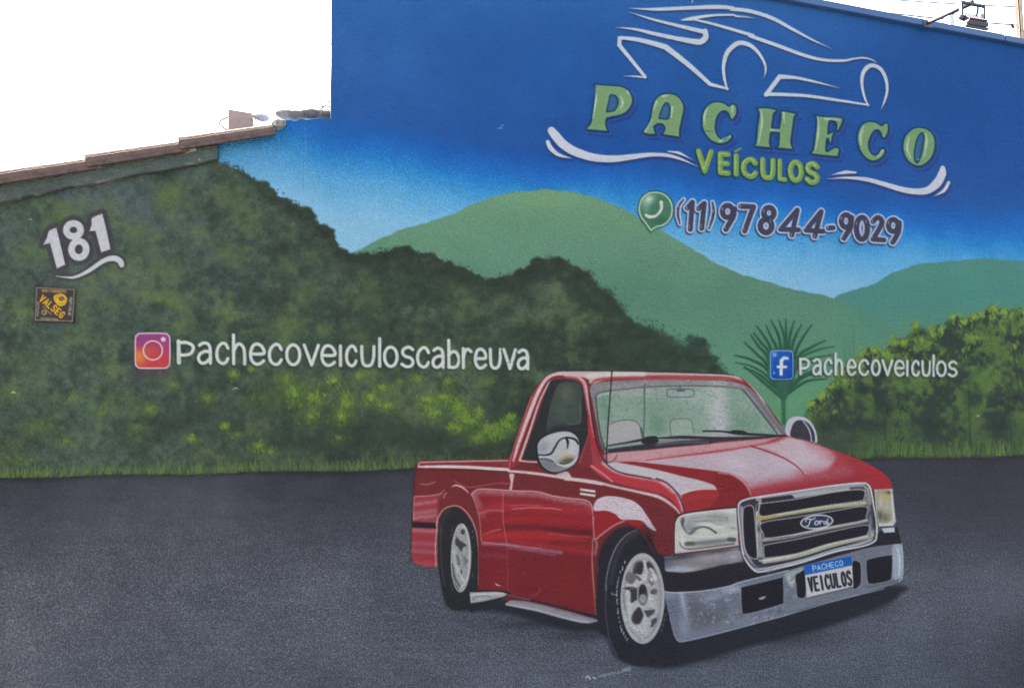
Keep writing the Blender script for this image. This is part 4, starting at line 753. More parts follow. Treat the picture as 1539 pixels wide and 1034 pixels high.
for x, y in [(620, 520), (610, 560), (598, 600), (590, 640)]: x, y = H_((x, y))[0]; stroke([(x, y), (x - 1, y + 4)], 1, (140, 142, 152), .7, .7, smooth=False)
part('pickup', 'painted_rear_wheel', 'narrow painted rear wheel with a silver rim')
TR = B_((300, 600), (310, 520), (350, 450), (420, 418), (480, 440), (540, 510), (585, 600), (604, 720), (608, 860), (605, 1030), (600, 1100), (560, 1180), (480, 1215), (390, 1200), (340, 1100), (312, 950), (300, 780))
fill(TR, (44, 45, 50), .9, own=True)
stroke(B_((325, 620), (330, 530), (380, 450)), 5, (56, 62, 62), 4, .7); stroke(B_((322, 560), (318, 700), (330, 900), (350, 1020)), 1.4, (72, 84, 74), .9, .8)
fill(G_((330, 350), (400, 330), (400, 340), (620, 350), (640, 380), (600, 400), (500, 440), (400, 490), (340, 500)), (42, 42, 52), 1, own=False)
RR = ell(692.8, 838, 14.6, 51, .02)
fill(RR, (160, 162, 164), .9, grain=.25); clip(RR)
for P, c in [([(475, 620), (485, 590), (505, 600), (500, 630)], (60, 60, 64)), ([(432, 700), (440, 650), (470, 680), (518, 712), (490, 735), (478, 765), (460, 735)], (62, 62, 66)), ([(440, 790), (455, 800), (470, 850), (460, 880)], (96, 100, 98)), ([(500, 800), (530, 830), (510, 860)], (110, 112, 112)), ([(460, 920), (480, 900), (485, 935), (470, 945)], (78, 80, 82)), ([(405, 900), (430, 1000), (460, 1060), (420, 1050)], (60, 62, 66))]:
    fill(B_(*P), c, 1, .95)
for P, w, c in [([(490, 560), (520, 600), (540, 700), (540, 850), (520, 980), (480, 1030)], 2, (196, 198, 202)), ([(410, 860), (430, 960), (465, 1030)], 2, (52, 54, 60)), ([(480, 780), (500, 850), (480, 900)], 1.6, (110, 112, 112)), ([(450, 880), (480, 960), (500, 990)], 3, (196, 196, 198)), ([(420, 760), (430, 850), (450, 930)], 2.4, (186, 188, 186)), ([(520, 780), (500, 830), (520, 900)], 1.4, (120, 122, 120))]:
    stroke(B_(*P), w, c, 1, .8)
CLIP[0] = None
stroke(RR, 1.6, (190, 192, 192), .8, .8, closed=True)
for k in range(26):
    y = RNG.uniform(520, 1060); x = (400 - 8 * RNG.rand() + 14 * (y - 780) ** 2 / 78400) if k % 2 else 560 + 10 * RNG.rand(); x, y = B_((x, y))[0]
    stroke([(x, y), (x + .6, y + RNG.uniform(.5, 2.5))], .9, (120, 124, 126), .7, .6, smooth=False)
# chrome step and running board
part('pickup', 'painted_step', 'short chrome painted step behind the rear wheel')
fill(G_((338, 358), (560, 350), (630, 368), (605, 390), (440, 428), (345, 442)), (168, 168, 176), .9, smooth=False, own=True, grain=.1)
stroke(G_((370, 420), (375, 395), (480, 385), (500, 400)), 1.4, (96, 94, 104), .9, .8); stroke(G_((345, 380), (450, 372), (600, 368)), 2.4, (200, 200, 206), 1, .8)
part('pickup', 'painted_running_board', 'long pale painted running board below the door')
fill(G_((610, 445), (650, 420), (760, 425), (900, 455), (1100, 505), (1322, 568), (1324, 580), (1262, 598), (1200, 596), (1050, 560), (850, 505), (620, 458)), (148, 144, 156), .9, smooth=False, own=True, grain=.15)
stroke(G_((620, 450), (850, 492), (1100, 560), (1250, 585)), 2, (186, 184, 198), 1, .85); stroke(G_((700, 425), (900, 455), (1100, 515), (1300, 565)), 3, (112, 104, 112), 1.4, .7)
stroke(G_((640, 385), (900, 440), (1100, 490), (1320, 545)), 3, (52, 36, 44), 1, .9)
stroke(G_((400, 345), (500, 345), (620, 352)), 2, (44, 34, 42), .9, .9)
stroke(G_((620, 378), (700, 395), (800, 415)), 1.2, (190, 120, 128), .8, .8)
fill(G_((530, 285), (545, 292), (585, 312), (545, 306)), (206, 176, 180), .8, smooth=False)
stroke(G_((872, 312), (880, 340), (850, 375), (800, 392)), .9, (176, 110, 116), .6, .6)
stroke(G_((1290, 0), (1280, 120), (1290, 300), (1310, 530)), 1.4, (170, 92, 98), .9, .8)
stroke(E_((210, 560), (205, 700), (212, 850), (228, 1010)), 1.4, (198, 140, 146), .9, .8); stroke(E_((225, 565), (240, 600), (228, 680)), 3, (190, 150, 160), 1.5, .6, grain=.4)
stroke(E_((215, 390), (215, 480), (222, 560)), 1.8, (206, 150, 158), .9, .8)
stroke(E_((236, 1000), (236, 860), (252, 700), (296, 590), (372, 505), (462, 465), (545, 478), (610, 545), (655, 615), (690, 685)), 3.4, (88, 40, 44), 1.8, .8)
# signature by the painter at the foot
part('signature', 'letter'); 
for P in ([(5, 1015), (20, 1005), (35, 1022)], [(60, 1015), (70, 1020)]): stroke(H_(*P), 3, (176, 180, 188), .8, own=True)
x = 100
while x < 345:
    w_ = RNG.uniform(6, 12); hgt = 26 if x > 285 else 13; y = 1010 - (x - 100) * .22
    stroke(H_((x, y), (x + w_ * .4, y - hgt), (x + w_, y - 2)), 1.1 if hgt < 20 else 1.8, (150, 156, 168), .7, .75, own=hgt > 20); x += w_ + (14 if 215 < x < 235 else 3)
# ---- business name
K3 = lambda *p: Z(810, 110, 4.664, *p)
K4 = lambda *p: Z(1120, 120, 4.664, *p)
BIG = [(K3((385, 80), (385, 80), (480, 86), (580, 95), (635, 130), (658, 190), (640, 245), (590, 290), (500, 312), (475, 320), (470, 360), (476, 385), (487, 411), (487, 411), (430, 408), (330, 398), (330, 398), (332, 385), (352, 365), (368, 330), (385, 210), (400, 125)), K3((500, 158), (530, 158), (552, 185), (550, 225), (525, 262), (475, 272), (475, 272), (482, 240), (494, 190)), [[(400, 110), (398, 200), (378, 320)], [(575, 165), (588, 210), (570, 255)], [(620, 130), (632, 150)]]),
       (K3((722, 418), (722, 418), (755, 385), (775, 345), (790, 270), (808, 200), (850, 155), (905, 144), (960, 155), (1002, 195), (1018, 250), (1000, 340), (988, 400), (990, 452), (990, 452), (940, 446), (858, 432), (858, 432), (878, 405), (880, 380), (862, 360), (832, 358), (808, 375), (810, 400), (822, 432), (822, 432), (770, 432)), K3((843, 318), (843, 318), (860, 260), (885, 215), (905, 215), (918, 250), (912, 300), (898, 322)), [[(825, 200), (805, 260)], [(870, 165), (900, 160)], [(935, 240), (930, 310)], [(745, 408), (790, 330)]]),
       (K3((1330, 232), (1350, 218), (1372, 220), (1388, 245), (1385, 290), (1360, 328), (1342, 322), (1330, 290), (1308, 268), (1275, 275), (1245, 320), (1238, 390), (1255, 440), (1290, 468), (1315, 455), (1335, 428), (1352, 434), (1350, 460), (1310, 490), (1260, 497), (1200, 470), (1155, 410), (1142, 340), (1155, 265), (1200, 215), (1250, 202), (1300, 212)), None, [[(1185, 240), (1160, 300), (1162, 360)], [(1355, 235), (1358, 290)], [(1270, 478), (1330, 445)]]),
       (K4((75, 200), (75, 200), (150, 198), (220, 210), (220, 210), (215, 226), (198, 245), (185, 342), (185, 342), (238, 346), (238, 346), (250, 260), (248, 218), (248, 218), (310, 225), (367, 242), (367, 242), (346, 262), (335, 330), (322, 440), (342, 492), (342, 492), (290, 488), (210, 480), (210, 480), (232, 460), (238, 375), (238, 375), (180, 370), (180, 370), (172, 440), (184, 480), (184, 480), (120, 475), (55, 468), (55, 468), (75, 440), (85, 340), (98, 240)), None, [[(112, 215), (118, 300), (95, 440)], [(270, 235), (275, 300)], [(180, 350), (240, 352)]]),
       (K4((485, 250), (485, 250), (560, 258), (640, 260), (688, 270), (688, 270), (680, 305), (655, 355), (638, 355), (642, 320), (628, 294), (590, 292), (580, 380), (580, 380), (602, 370), (625, 365), (612, 400), (605, 445), (588, 445), (585, 420), (573, 418), (566, 490), (580, 502), (625, 475), (660, 485), (650, 542), (650, 542), (590, 537), (520, 530), (455, 520), (455, 520), (470, 500), (482, 470), (492, 380), (502, 290)), None, [[(510, 268), (512, 380), (492, 490)], [(560, 275), (660, 285)]]),
       (K4((958, 322), (980, 303), (1003, 312), (1005, 345), (1000, 375), (978, 412), (960, 405), (950, 375), (932, 355), (905, 360), (875, 410), (865, 460), (878, 505), (905, 528), (932, 518), (950, 488), (975, 482), (982, 505), (960, 545), (905, 572), (855, 558), (812, 510), (788, 440), (790, 370), (820, 315), (870, 294), (920, 302)), None, [[(830, 330), (808, 400), (815, 460)], [(960, 500), (930, 540)]]),
       (K4((1130, 385), (1185, 340), (1250, 338), (1310, 372), (1333, 440), (1316, 530), (1260, 595), (1200, 606), (1140, 570), (1107, 500), (1108, 440)), K4((1235, 375), (1252, 400), (1242, 480), (1225, 550), (1205, 582), (1190, 560), (1188, 500), (1205, 420)), [[(1150, 400), (1135, 480), (1160, 550)], [(1265, 380), (1272, 440), (1255, 540)]])]
def big(P, hole_, his, v):
    off = lambda Q, a, b: [(x + a, y + b) for x, y in Q]
    fill(off(P, 5, 7), (38, 54, 116), 4.5, .9)
    P2 = spline(P, True)
    s = win(P2, 10); X, Y = XX[s], YY[s]; D = segdist(P2, X - 2.2, Y - 2.4, True); D = np.where(inside(P2, X - 2.2, Y - 2.4), -D, D)
    put(s, np.clip(.5 - (D - 2.6) / 2, 0, 1), (72, 108, 186), .85); put(s, np.clip(.5 - (D - 1.2) / 1.6, 0, 1), (44, 70, 134), .9)
    fill(P, (26, 74, 96), 1.0, own=True); stroke(P, 2.4, (24, 70, 100), .8, .95, closed=True, own=True)
    C2 = P2.mean(0)
    Q = P2
    s = win(Q, 4); D = segdist(Q, XX[s], YY[s], True); I = inside(Q, XX[s], YY[s])
    if hole_:
        h_ = spline(hole_, True); D = np.minimum(D, segdist(h_, XX[s], YY[s], True)); I = I & ~inside(h_, XX[s], YY[s])
    m = np.clip(.5 + (D - 1.3) / 1.2, 0, 1) * I
    put(s, m, (122, 161, 118)); put(s, m * sm(D, 2, 6), (120, 157, 108), .6)
    put(s, m * sm(-D, -2.6, -.6) * sm(-(XX[s] - C2[0]) - (YY[s] - C2[1]), -5, 30), (176, 206, 186), .7)
    put(s, m * sm(GR[s], .6, 1), (146, 186, 132), .2)
    if hole_:
        fill(hole_, (52, 88, 142), .9); fill([(x * .7 + np.mean([q[0] for q in hole_]) * .3 - 1, y * .8 + np.mean([q[1] for q in hole_]) * .2 + 1) for x, y in hole_], (62, 112, 150), 1.5, .6); stroke(hole_, 1.8, (24, 70, 104), .8, .95, closed=True)
for i, (P, h_, his) in enumerate(BIG):
    part('name', 'letter'); big(P, h_, his, i)
    k = K3 if i < 3 else K4
    for q in his: stroke(k(*q), [1.2, 3, 1][:len(q)] if len(q) > 2 else [2.6, 1.2], (204, 222, 212), 1.2, .75)
# subtitle capitals
def vei(ch, x0, x1, y0, y1, sk=0, w_=8.6):
    part('trade', 'letter')
    gs = [[(0, 0), (0, 0), (.5, 1), (.5, 1), (1, 0)]] if ch == 'V' else None
    h2 = w_ / 2
    xf = lambda u, v: (x0 + h2 + (x1 - x0 - w_) * u + sk * (.5 - v), y0 + h2 * .8 + (y1 - y0 - w_ * .8) * v + (u * 1.2))
    GS = glyph(ch, xf)
    for P in GS: stroke([(a - 1, b + 1.6) for a, b in P], w_ + 2, (36, 76, 76), 1.2, .9)
    for P in GS: stroke(P, w_, (122, 158, 88), .8, .99, own=True)
    for P in GS: stroke([(a - 1.4, b - 1.2) for a, b in P], w_ * .25, (176, 204, 142), 1, .65, grain=.5)
vei('V', 1045.5, 1073, 224, 260); vei('E', 1078.5, 1099, 228, 263); vei('I', 1101, 1112, 231, 265)
stroke([(1105.5, 228), (1113, 223.5)], [4, 3], (122, 158, 88), .8, own=True)
vei('C', 1113, 1139.5, 236, 268); vei('U', 1142, 1166, 237, 270); vei('L', 1168.5, 1184, 239, 272, 0, 7.2); vei('O', 1183.5, 1208.5, 240, 274); vei('S', 1209, 1233, 243, 277)
# car outline emblem
L1_ = lambda *p: Z(800, 0, 4.664, *p)
L2_ = lambda *p: Z(1100, 0, 4.664, *p)
LW = (198, 210, 228)
EMB = [(L1_((680, 60), (870, 68), (1270, 52), (1400, 60)) + L2_((0, 66), (130, 82), (280, 130), (420, 205), (560, 280), (700, 345)), [.5, 5, 6.4, 6, 6, 6, 6, 5, 3.4, .4]),
       (L1_((680, 88), (830, 135), (1000, 178), (1200, 225)), [.5, 3.6, 5, 7]), (L1_((1212, 222), (1215, 262), (1190, 290), (1150, 296), (1000, 270), (850, 238), (720, 208), (585, 195)), [8, 9, 9, 9, 6.5, 6, 4, .5]),
       (L1_((1045, 146), (1110, 134), (1250, 112), (1400, 108)) + L2_((30, 116), (100, 122), (165, 132)), [.5, 5.5, 3.8, 3.2, 3, 2, .4]),
       (L1_((1130, 140), (1170, 148), (1300, 180), (1539, 250)) + L2_((130, 255), (300, 315), (500, 388), (640, 422), (780, 428), (850, 415), (920, 408), (980, 422), (1015, 445)), [1, 3.5, 4.6, 5.4, 5.6, 5.8, 5.4, 4.8, 4.2, 3, 3, 2.4, .8]),
       (L1_((640, 535), (720, 538), (795, 546)), [.5, 2.6, 3]), (L1_((790, 540), (790, 540), (610, 320), (610, 320), (612, 270), (612, 270), (650, 270), (760, 285), (910, 325), (960, 352), (1110, 470), (1245, 592), (1245, 592), (1370, 625)), [5, 5, 6.6, 6.6, 6, 6, 5.5, 7, 8.4, 8.8, 7.6, 6, 6, 3.4]),
       (L1_((1366, 628), (1348, 560), (1340, 470), (1362, 380), (1410, 325)) + L2_((60, 303), (130, 322), (190, 378), (230, 450), (236, 500), (226, 548)), [3, 4.4, 5.4, 7, 7.4, 7.4, 6.4, 5, 4, 3, .4]),
       (L2_((240, 665), (240, 665), (335, 540), (335, 540), (450, 548), (600, 580), (755, 620)), [7, 7, 7, 7, 5, 3.6, .4]), (L2_((240, 662), (500, 672), (750, 706), (955, 738)), [6, 5, 4.4, 3]),
       (L2_((960, 745), (935, 700), (913, 610), (915, 530), (945, 478), (990, 462), (1045, 490), (1080, 560), (1088, 640), (1070, 710), (1045, 770)), [2, 3.6, 4.4, 6, 7, 6.4, 6, 5.4, 4.6, 3.6, .4])]
part('emblem', 'emblem_line')
for P, w_ in EMB: stroke([(x + 1.5, y + 2) for x, y in P], [q + 1.5 for q in w_], (56, 62, 110), 1.6, .6)
for P, w_ in EMB: part('emblem', 'emblem_line'); stroke(P, w_, LW, .8, .98, own=True)
fill(L1_((1040, 145), (1120, 120), (1250, 104), (1260, 118), (1170, 136), (1175, 152), (1120, 148)), LW, .8)
part('emblem', 'emblem_line'); stroke(L1_((1120, 0), (1122, 12), (1118, 26)), [1.4, 2, .6], LW, .7, own=True)
# swooshes
SWO = [(K3((88, 405), (120, 445), (170, 500), (250, 550), (380, 592), (520, 602), (640, 590), (780, 573), (900, 578), (1000, 606), (1110, 655)), [12, 14, 14, 13.5, 12, 10.5, 8.5, 6.5, 5.6, 4, .4]), (K3((62, 485), (85, 530), (140, 575), (230, 598)), [6.5, 7.5, 5.5, .5]), (K3((905, 550), (985, 563), (1078, 610)), [2, 4.6, .4]),
       (K4((572, 698), (700, 688), (850, 700), (980, 735), (1100, 770), (1200, 784), (1280, 775), (1345, 725), (1380, 660), (1384, 622)), [.4, 3.6, 6.5, 7.5, 8.5, 9.4, 11, 13.6, 12.5, 8]), (K4((605, 668), (700, 650), (775, 652)), [.5, 5.4, 3]), (K4((1325, 816), (1392, 778), (1426, 722)), [.6, 5.6, 5])]
for P, w_ in SWO: stroke([(x + 1.5, y + 3) for x, y in P], [q + 2 for q in w_], (46, 52, 98), 2.6, .6)
for P, w_ in SWO: part('flourish', 'flourish_stroke'); stroke(P, w_, (200, 206, 222), .8, .98, own=True, grain=.06)
# ---- phone badge and number
L5_ = lambda *p: Z(940, 260, 6.4125, *p)
L6_ = lambda *p: Z(1160, 260, 6.4125, *p)
BD = L5_((245, 555), (245, 555), (200, 490), (150, 420), (133, 340), (160, 250), (220, 200), (300, 190), (380, 215), (435, 280), (450, 360), (430, 440), (370, 500), (300, 520))
fill([(x - 1, y + 3) for x, y in BD], (44, 66, 76), 3.5, .8)
part('telephone', 'handset_badge', 'round green painted speech bubble with a white handset')
fill([(x + (x - 985) * .1, y + (y - 318) * .09) for x, y in BD], (50, 92, 76), 1, own=True)
fill(BD, (72, 124, 100), .9, own=True); clip(BD)
blob(*L5_((220, 260))[0], 10, 7, (206, 224, 214), .95, -.6); blob(*L5_((200, 320))[0], 6, 12, (130, 172, 150), .7); blob(*L5_((330, 460))[0], 16, 8, (56, 102, 80), .7)
CLIP[0] = None
stroke(BD, 2.2, (192, 214, 186), .8, .95, closed=True)
stroke(L5_((200, 408), (240, 425), (300, 410), (345, 350), (345, 285)), [4.5, 5, 3.6, 4, 5.4], (206, 222, 208), .8, .98)
DIG0 = [('(', [[(560, 258), (515, 320), (505, 400), (525, 490)]], L5_, [1.8, 3.4, 3.4, 1.4]), ('1', [[(596, 340), (596, 340), (645, 285), (645, 285), (625, 545)]], L5_, 6), ('1', [[(705, 345), (705, 345), (760, 295), (760, 295), (735, 535)]], L5_, 6), (')', [[(838, 285), (850, 370), (835, 450), (805, 540)]], L5_, [1.8, 3.6, 3.6, 1.4]),
       ('9', [circ(935, 315, 1035, 430), [(1048, 350), (1040, 420), (1000, 490), (968, 545)]], L5_, 6.4), ('7', [[(1112, 322), (1112, 322), (1235, 328), (1235, 328), (1200, 420), (1150, 560)]], L5_, 6.2), ('8', [circ(1335, 335, 1430, 440), circ(1300, 450, 1410, 575)], L5_, 7),
       ('4', [[(192, 600), (192, 600), (245, 360), (245, 360), (85, 545), (85, 545), (255, 550)]], L6_, 6), ('4', [[(415, 612), (415, 612), (475, 375), (475, 375), (330, 552), (330, 552), (490, 565)]], L6_, 6), ('-', [[(545, 532), (590, 530)]], L6_, 6),
       ('9', [circ(670, 405, 760, 525), [(768, 430), (760, 520), (720, 590), (695, 630)]], L6_, 6.2), ('0', [circ(815, 430, 922, 640)], L6_, 6.6), ('2', [[(975, 470), (1020, 430), (1060, 465), (1040, 530), (975, 640), (975, 640), (1080, 648)]], L6_, 6), ('9', [circ(1125, 450, 1215, 565), [(1228, 480), (1222, 560), (1190, 630), (1165, 668)]], L6_, 6.2)]
DIG = [(c_, g_, k_, [q + .6 for q in w2] if not np.isscalar(w2) else w2 + 1.5) for c_, g_, k_, w2 in DIG0]
for ch, gs, k, w_ in DIG:
    part('telephone', 'digit')
    up = lambda q: [a + q for a in w_] if not np.isscalar(w_) else w_ + q
    for P in gs: stroke([(x - 1.6, y + 2.2) for x, y in k(*P)], up(5.5), (48, 58, 96), 1.6, .8)
    for P in gs: stroke(k(*P), up(5.2), (178, 196, 226), .8, .98, own=True)
for ch, gs, k, w_ in DIG:
    for P in gs: stroke(k(*P), w_, (62, 64, 88), .8, .98)
    if ch == '0' or ch == '8' or ch == '9':
        for P in gs[:2 if ch == '8' else 1]:
            c = np.mean(k(*P)[:-1], 0); fill(ell(c[0], c[1], 2.2, 3.4 if ch != '0' else 8), (172, 190, 222), .8)
            fill(ell(c[0], c[1], .8, 1.6 if ch != '0' else 5), (70, 90, 140), .8, .8)
    for P in gs[:1]:
        q = k(*P); x, y = (q[0] if ch in '1427-' else q[len(q) // 2 + 1] if len(q) > 5 else q[1]); stroke([(x - 1, y + 1.5), (x - .6, y - 2)], 1.1, (190, 200, 222), .7, .8)
    q = k(*gs[-1]); x, y = q[-1] if ch in '1797' else q[-2]; stroke([(x - 1.3, y - 6), (x - 1.4, y - 1)], 1, (172, 182, 208), .7, .7)
# ---- house number
L7_ = lambda *p: Z(0, 280, 5.13, *p)
N1 = L7_((332, 452), (332, 452), (362, 395), (378, 345), (435, 320), (435, 320), (470, 460), (503, 605), (503, 605), (438, 635), (438, 635), (385, 440), (385, 440))
N3 = L7_((688, 348), (688, 348), (705, 300), (712, 245), (790, 212), (790, 212), (822, 340), (852, 487), (852, 487), (780, 512), (780, 512), (735, 345), (735, 345))
E8 = [L7_(*circ(512, 288, 622, 388)), L7_(*circ(552, 425, 665, 550))]
SWN = (L7_((430, 692), (500, 702), (580, 700), (680, 655), (800, 575), (880, 556), (925, 578), (938, 606)), [.8, 2.4, 4.4, 6, 7, 9, 9, 8])
for P in (N1, N3): stroke(P, 14, (66, 68, 82), 2.4, .95, closed=True); fill(P, (66, 68, 82), 3)
for P in E8: stroke(P, 23, (66, 68, 82), 2.4, .95)
stroke(SWN[0], [q + 7 for q in SWN[1]], (62, 68, 80), 1.8, .9); fill(L7_((370, 655), (440, 655), (540, 665), (450, 690)), (66, 74, 80), 1.2)
for P in (N1,): part('number', 'digit'); fill(P, (192, 198, 208), .8, own=True, grain=.12)
part('number', 'digit')
for P in E8: stroke(P, 10.4, (194, 200, 210), .8, own=True, grain=.12)
part('number', 'digit'); fill(N3, (194, 200, 210), .8, own=True, grain=.12)
part('number', 'flourish_stroke'); stroke(SWN[0], SWN[1], (190, 200, 206), .8, own=True)
# ---- icons
M1_ = lambda *p: Z(180, 470, 4.664, *p)
M3_ = lambda *p: Z(1080, 470, 6.4125, *p)
def rrect(x0, y0, x1, y1, r): return [(x0 + r, y0), (x1 - r, y0), (x1 - r * .3, y0 + r * .3), (x1, y0 + r), (x1, y1 - r), (x1 - r * .3, y1 - r * .3), (x1 - r, y1), (x0 + r, y1), (x0 + r * .3, y1 - r * .3), (x0, y1 - r), (x0, y0 + r), (x0 + r * .3, y0 + r * .3)]
IC = M1_(*rrect(104, 140, 356, 394, 45))
blob(205, 540, 8, 34, (58, 60, 74), .7); blob(225, 562, 34, 9, (66, 62, 76), .7)
part('photo handle', 'camera_icon', 'square pink and orange painted camera icon with a white ring')
fill([(x - 1, y + 1) for x, y in IC], (60, 48, 66), 2, .8); fill(IC, (200, 178, 196), .9, own=True)
IC2 = M1_(*rrect(114, 150, 346, 384, 38)); clip(IC2)
fill(IC2, lambda X, Y: ramp(Y + (X - 230) * .1, [(500, (128, 64, 124)), (516, (146, 62, 112)), (530, (172, 62, 88)), (545, (182, 62, 70)), (556, (186, 66, 72))]), .8)
blob(*M1_((135, 310))[0], 11, 13, (206, 128, 70), .95, -.4); blob(*M1_((210, 270))[0], 12, 10, (186, 88, 66), .7, -.6); blob(*M1_((320, 200))[0], 8, 18, (152, 70, 128), .5)
CLIP[0] = None
stroke(ell(*M1_((232, 264))[0], 14.2, 14.2), 2, (222, 196, 204), .8, closed=True); fill(ell(*M1_((305, 187))[0], 3.6, 3.6), (214, 190, 216), .9)
part('social handle', 'letter_icon', 'rounded blue painted square icon with a white f')
IF = M3_(*rrect(495, 362, 720, 645, 40))
fill([(x + 1, y + 1.6) for x, y in IF], (40, 64, 70), 2, .8)
fill(IF, (126, 172, 216), .8, own=True); IF2 = M3_(*rrect(506, 373, 710, 635, 34)); fill(IF2, (24, 78, 166), .8); clip(IF2)
blob(*M3_((540, 405))[0], 4, 4, (190, 216, 240), .9); blob(*M3_((620, 420))[0], 16, 8, (38, 98, 188), .6); blob(*M3_((535, 580))[0], 1.4, 2, (160, 200, 236), .9); stroke(M3_((520, 420), (520, 560)), 1.6, (60, 116, 196), 1, .8); stroke(M3_((700, 400), (702, 620), (540, 625)), 2.4, (18, 58, 132), 1.5, .8)
CLIP[0] = None
stroke(M3_((665, 440), (630, 435), (606, 460), (604, 520), (602, 592)), [4, 5, 5.4, 5.4, 5], (200, 212, 222), .8, smooth=False); stroke(M3_((572, 522), (650, 522)), 4.2, (200, 212, 222), .8, smooth=False)
# ---- wear: paint chips and trowel marks
part(None)
for x, y, a in ((752, 193, 3), (755, 189, 2), (20, 590, 4), (354, 584, 5), (46, 330, 2), (1470, 625, 2), (1440, 48, 2), (641, 700, 1.5), (1380, 240, 1.2), (300, 240, 1.5)):
    c = (206, 208, 210) if y > 100 and x != 1440 else (30, 50, 90)
    stroke([(x - a, y + a * .3), (x, y - a * .2), (x + a, y + a * .2)], [.6, 1.6, .6], c, .7, .8)
for k in range(40):
    x, y = RNG.uniform(-300, 1800), RNG.uniform(0, 1200); stroke([(x, y), (x + RNG.uniform(1, 4), y + RNG.uniform(-1, 1))], 1, (150, 156, 160), .7, .35, smooth=False)
# ---- sticker art
L8_ = lambda *p: Z(30, 415, 12.825, *p)
STK = L8_((325, 222), (1050, 262), (1008, 868), (295, 845))
blob(82, 430, 30, 8, (70, 78, 98), .6); blob(82, 488, 30, 6, (66, 74, 96), .6)
part('sticker', 'sticker')
STO = L8_((300, 200), (1075, 240), (1035, 892), (270, 868))
fill(STO, (66, 62, 68), .6, smooth=False, own=True)
for a, b in zip(STK, STK[1:] + STK[:1]): stroke([a, b], 1, (176, 168, 132), .55, .85, smooth=False)
small(None, 'MONITORAMENTO', *L8_((420, 280))[0], *L8_((895, 300))[0], 3.6, .8, (190, 158, 96), .6, own=False)
small(None, 'PARTICULAR', *L8_((985, 410))[0], *L8_((955, 760))[0], 3.6, .8, (172, 170, 158), .6, own=False)
small(None, 'ESTRADA', *L8_((350, 500))[0], *L8_((340, 780))[0], 2.8, .7, (170, 160, 130), .6, own=False)
small(None, 'ESTRUTURA', *L8_((400, 815))[0], *L8_((735, 835))[0], 2.4, .7, (166, 160, 120), .6, own=False)
small(None, 'VALSEG', *L8_((395, 405))[0], *L8_((845, 775))[0], 9.4, 2.3, (216, 172, 56), .6, own=False)
fill(L8_((645, 420), (680, 360), (790, 335), (880, 380), (910, 460), (860, 560), (765, 580), (690, 520)), (206, 168, 70), .6)
for P in ([(690, 450), (700, 400), (740, 420)], [(760, 520), (820, 540), (850, 510)], [(870, 430), (880, 480)], [(710, 370), (790, 360)]): stroke(L8_(*P), .8, (150, 104, 40), .5, .9)
fill(ell(*L8_((800, 435))[0], 4.2, 3.4), (96, 88, 80), .6); stroke(L8_((770, 420), (830, 450)), .8, (190, 160, 90), .5)
stroke(L8_((450, 590), (520, 660), (600, 745)), 1.5, (176, 156, 120), .6, .8); fill(ell(*L8_((465, 700))[0], 4.2, 4, .6), (150, 142, 104), .6); fill(ell(*L8_((460, 700))[0], 2, 2.2, .6), (84, 80, 72), .6)
part(None)

# ---- the painter's palette is chalkier than pure pigment: pull the chroma in, region by region
chm = np.take(np.array([1.0, .90, .90, .90, .86, .84], np.float32), REG)
for i, (g_, n_, l_) in enumerate(DEFS, 1):
    v = {'painted_bumper': .62, 'painted_headlight': .7, 'painted_apron': .7, 'painted_grille': .85, 'painted_body': .93, 'painted_windscreen': .85, 'letter_icon': 1, 'camera_icon': .95, 'painted_number_plate': 1}.get(n_, .8 if g_ == 'pickup' else (.92 if g_ in ('name', 'trade', 'telephone') else 1))
    chm[LAB == i] = v
lum = (CAN * np.array((.3, .59, .11), np.float32)).sum(-1, keepdims=True)
CAN = lum + (CAN - lum) * chm[..., None]
fm = ((REG == 3) & (LAB == 0))[..., None] * np.float32(1); CAN *= 1 + fm * np.array((.05, .01, -.05), np.float32)
bm_ = np.zeros((H, W), np.float32)
for i, (g_, n_, l_) in enumerate(DEFS, 1):
    if n_ == 'painted_body': bm_[LAB == i] = 1
redm = bm_ * sm(CAN[..., 0] - CAN[..., 1], 50, 90); CAN *= 1 + redm[..., None] * np.array((-.04, -.03, -.03), np.float32)
hm = (((REG == 1) | (REG == 2)) & (LAB == 0)).astype(np.float32); CAN *= 1 + hm[..., None] * np.array((-.03, -.045, -.06), np.float32)
sk_ = ((REG == 0) & (LAB == 0)).astype(np.float32) * sm(-YY, -330, -200); CAN *= 1 + sk_[..., None] * np.array((-.10, -.05, -.02), np.float32)
# plaster joint and hairline scratches; dark line and highlight painted to mimic their relief
for P, a_ in (([(457.5, 192), (458.8, 225), (456.6, 262), (458, 290)], .3), ([(462, 262), (468, 260), (474, 262)], .6), ([(395, 222), (397, 232)], .5), ([(520, 230), (521, 250)], .3)):
    stroke([(x - .8, y) for x, y in P], 1.3, (60, 110, 160), .8, a_ * .7); stroke([(x + 1, y) for x, y in P], 1.1, (160, 200, 226), .8, a_)
for k in range(26):
    x, y = RNG.uniform(-300, 1800), RNG.uniform(60, 1100); L = RNG.uniform(6, 26); a_ = RNG.normal(0, .25); s_ = win(np.array([(x, y), (x + L, y)]), 6)
    if LAB[int(y - CY0), int(x - CX0)] == 0: c_ = CAN[int(y - CY0), int(x - CX0)]; stroke([(x, y), (x + L * .5, y + L * math.sin(a_) * .6), (x + L * math.cos(a_), y + L * math.sin(a_))], [.4, 1.2, .3], tuple(c_ * RNG.choice([.72, 1.25])), .7, .6)
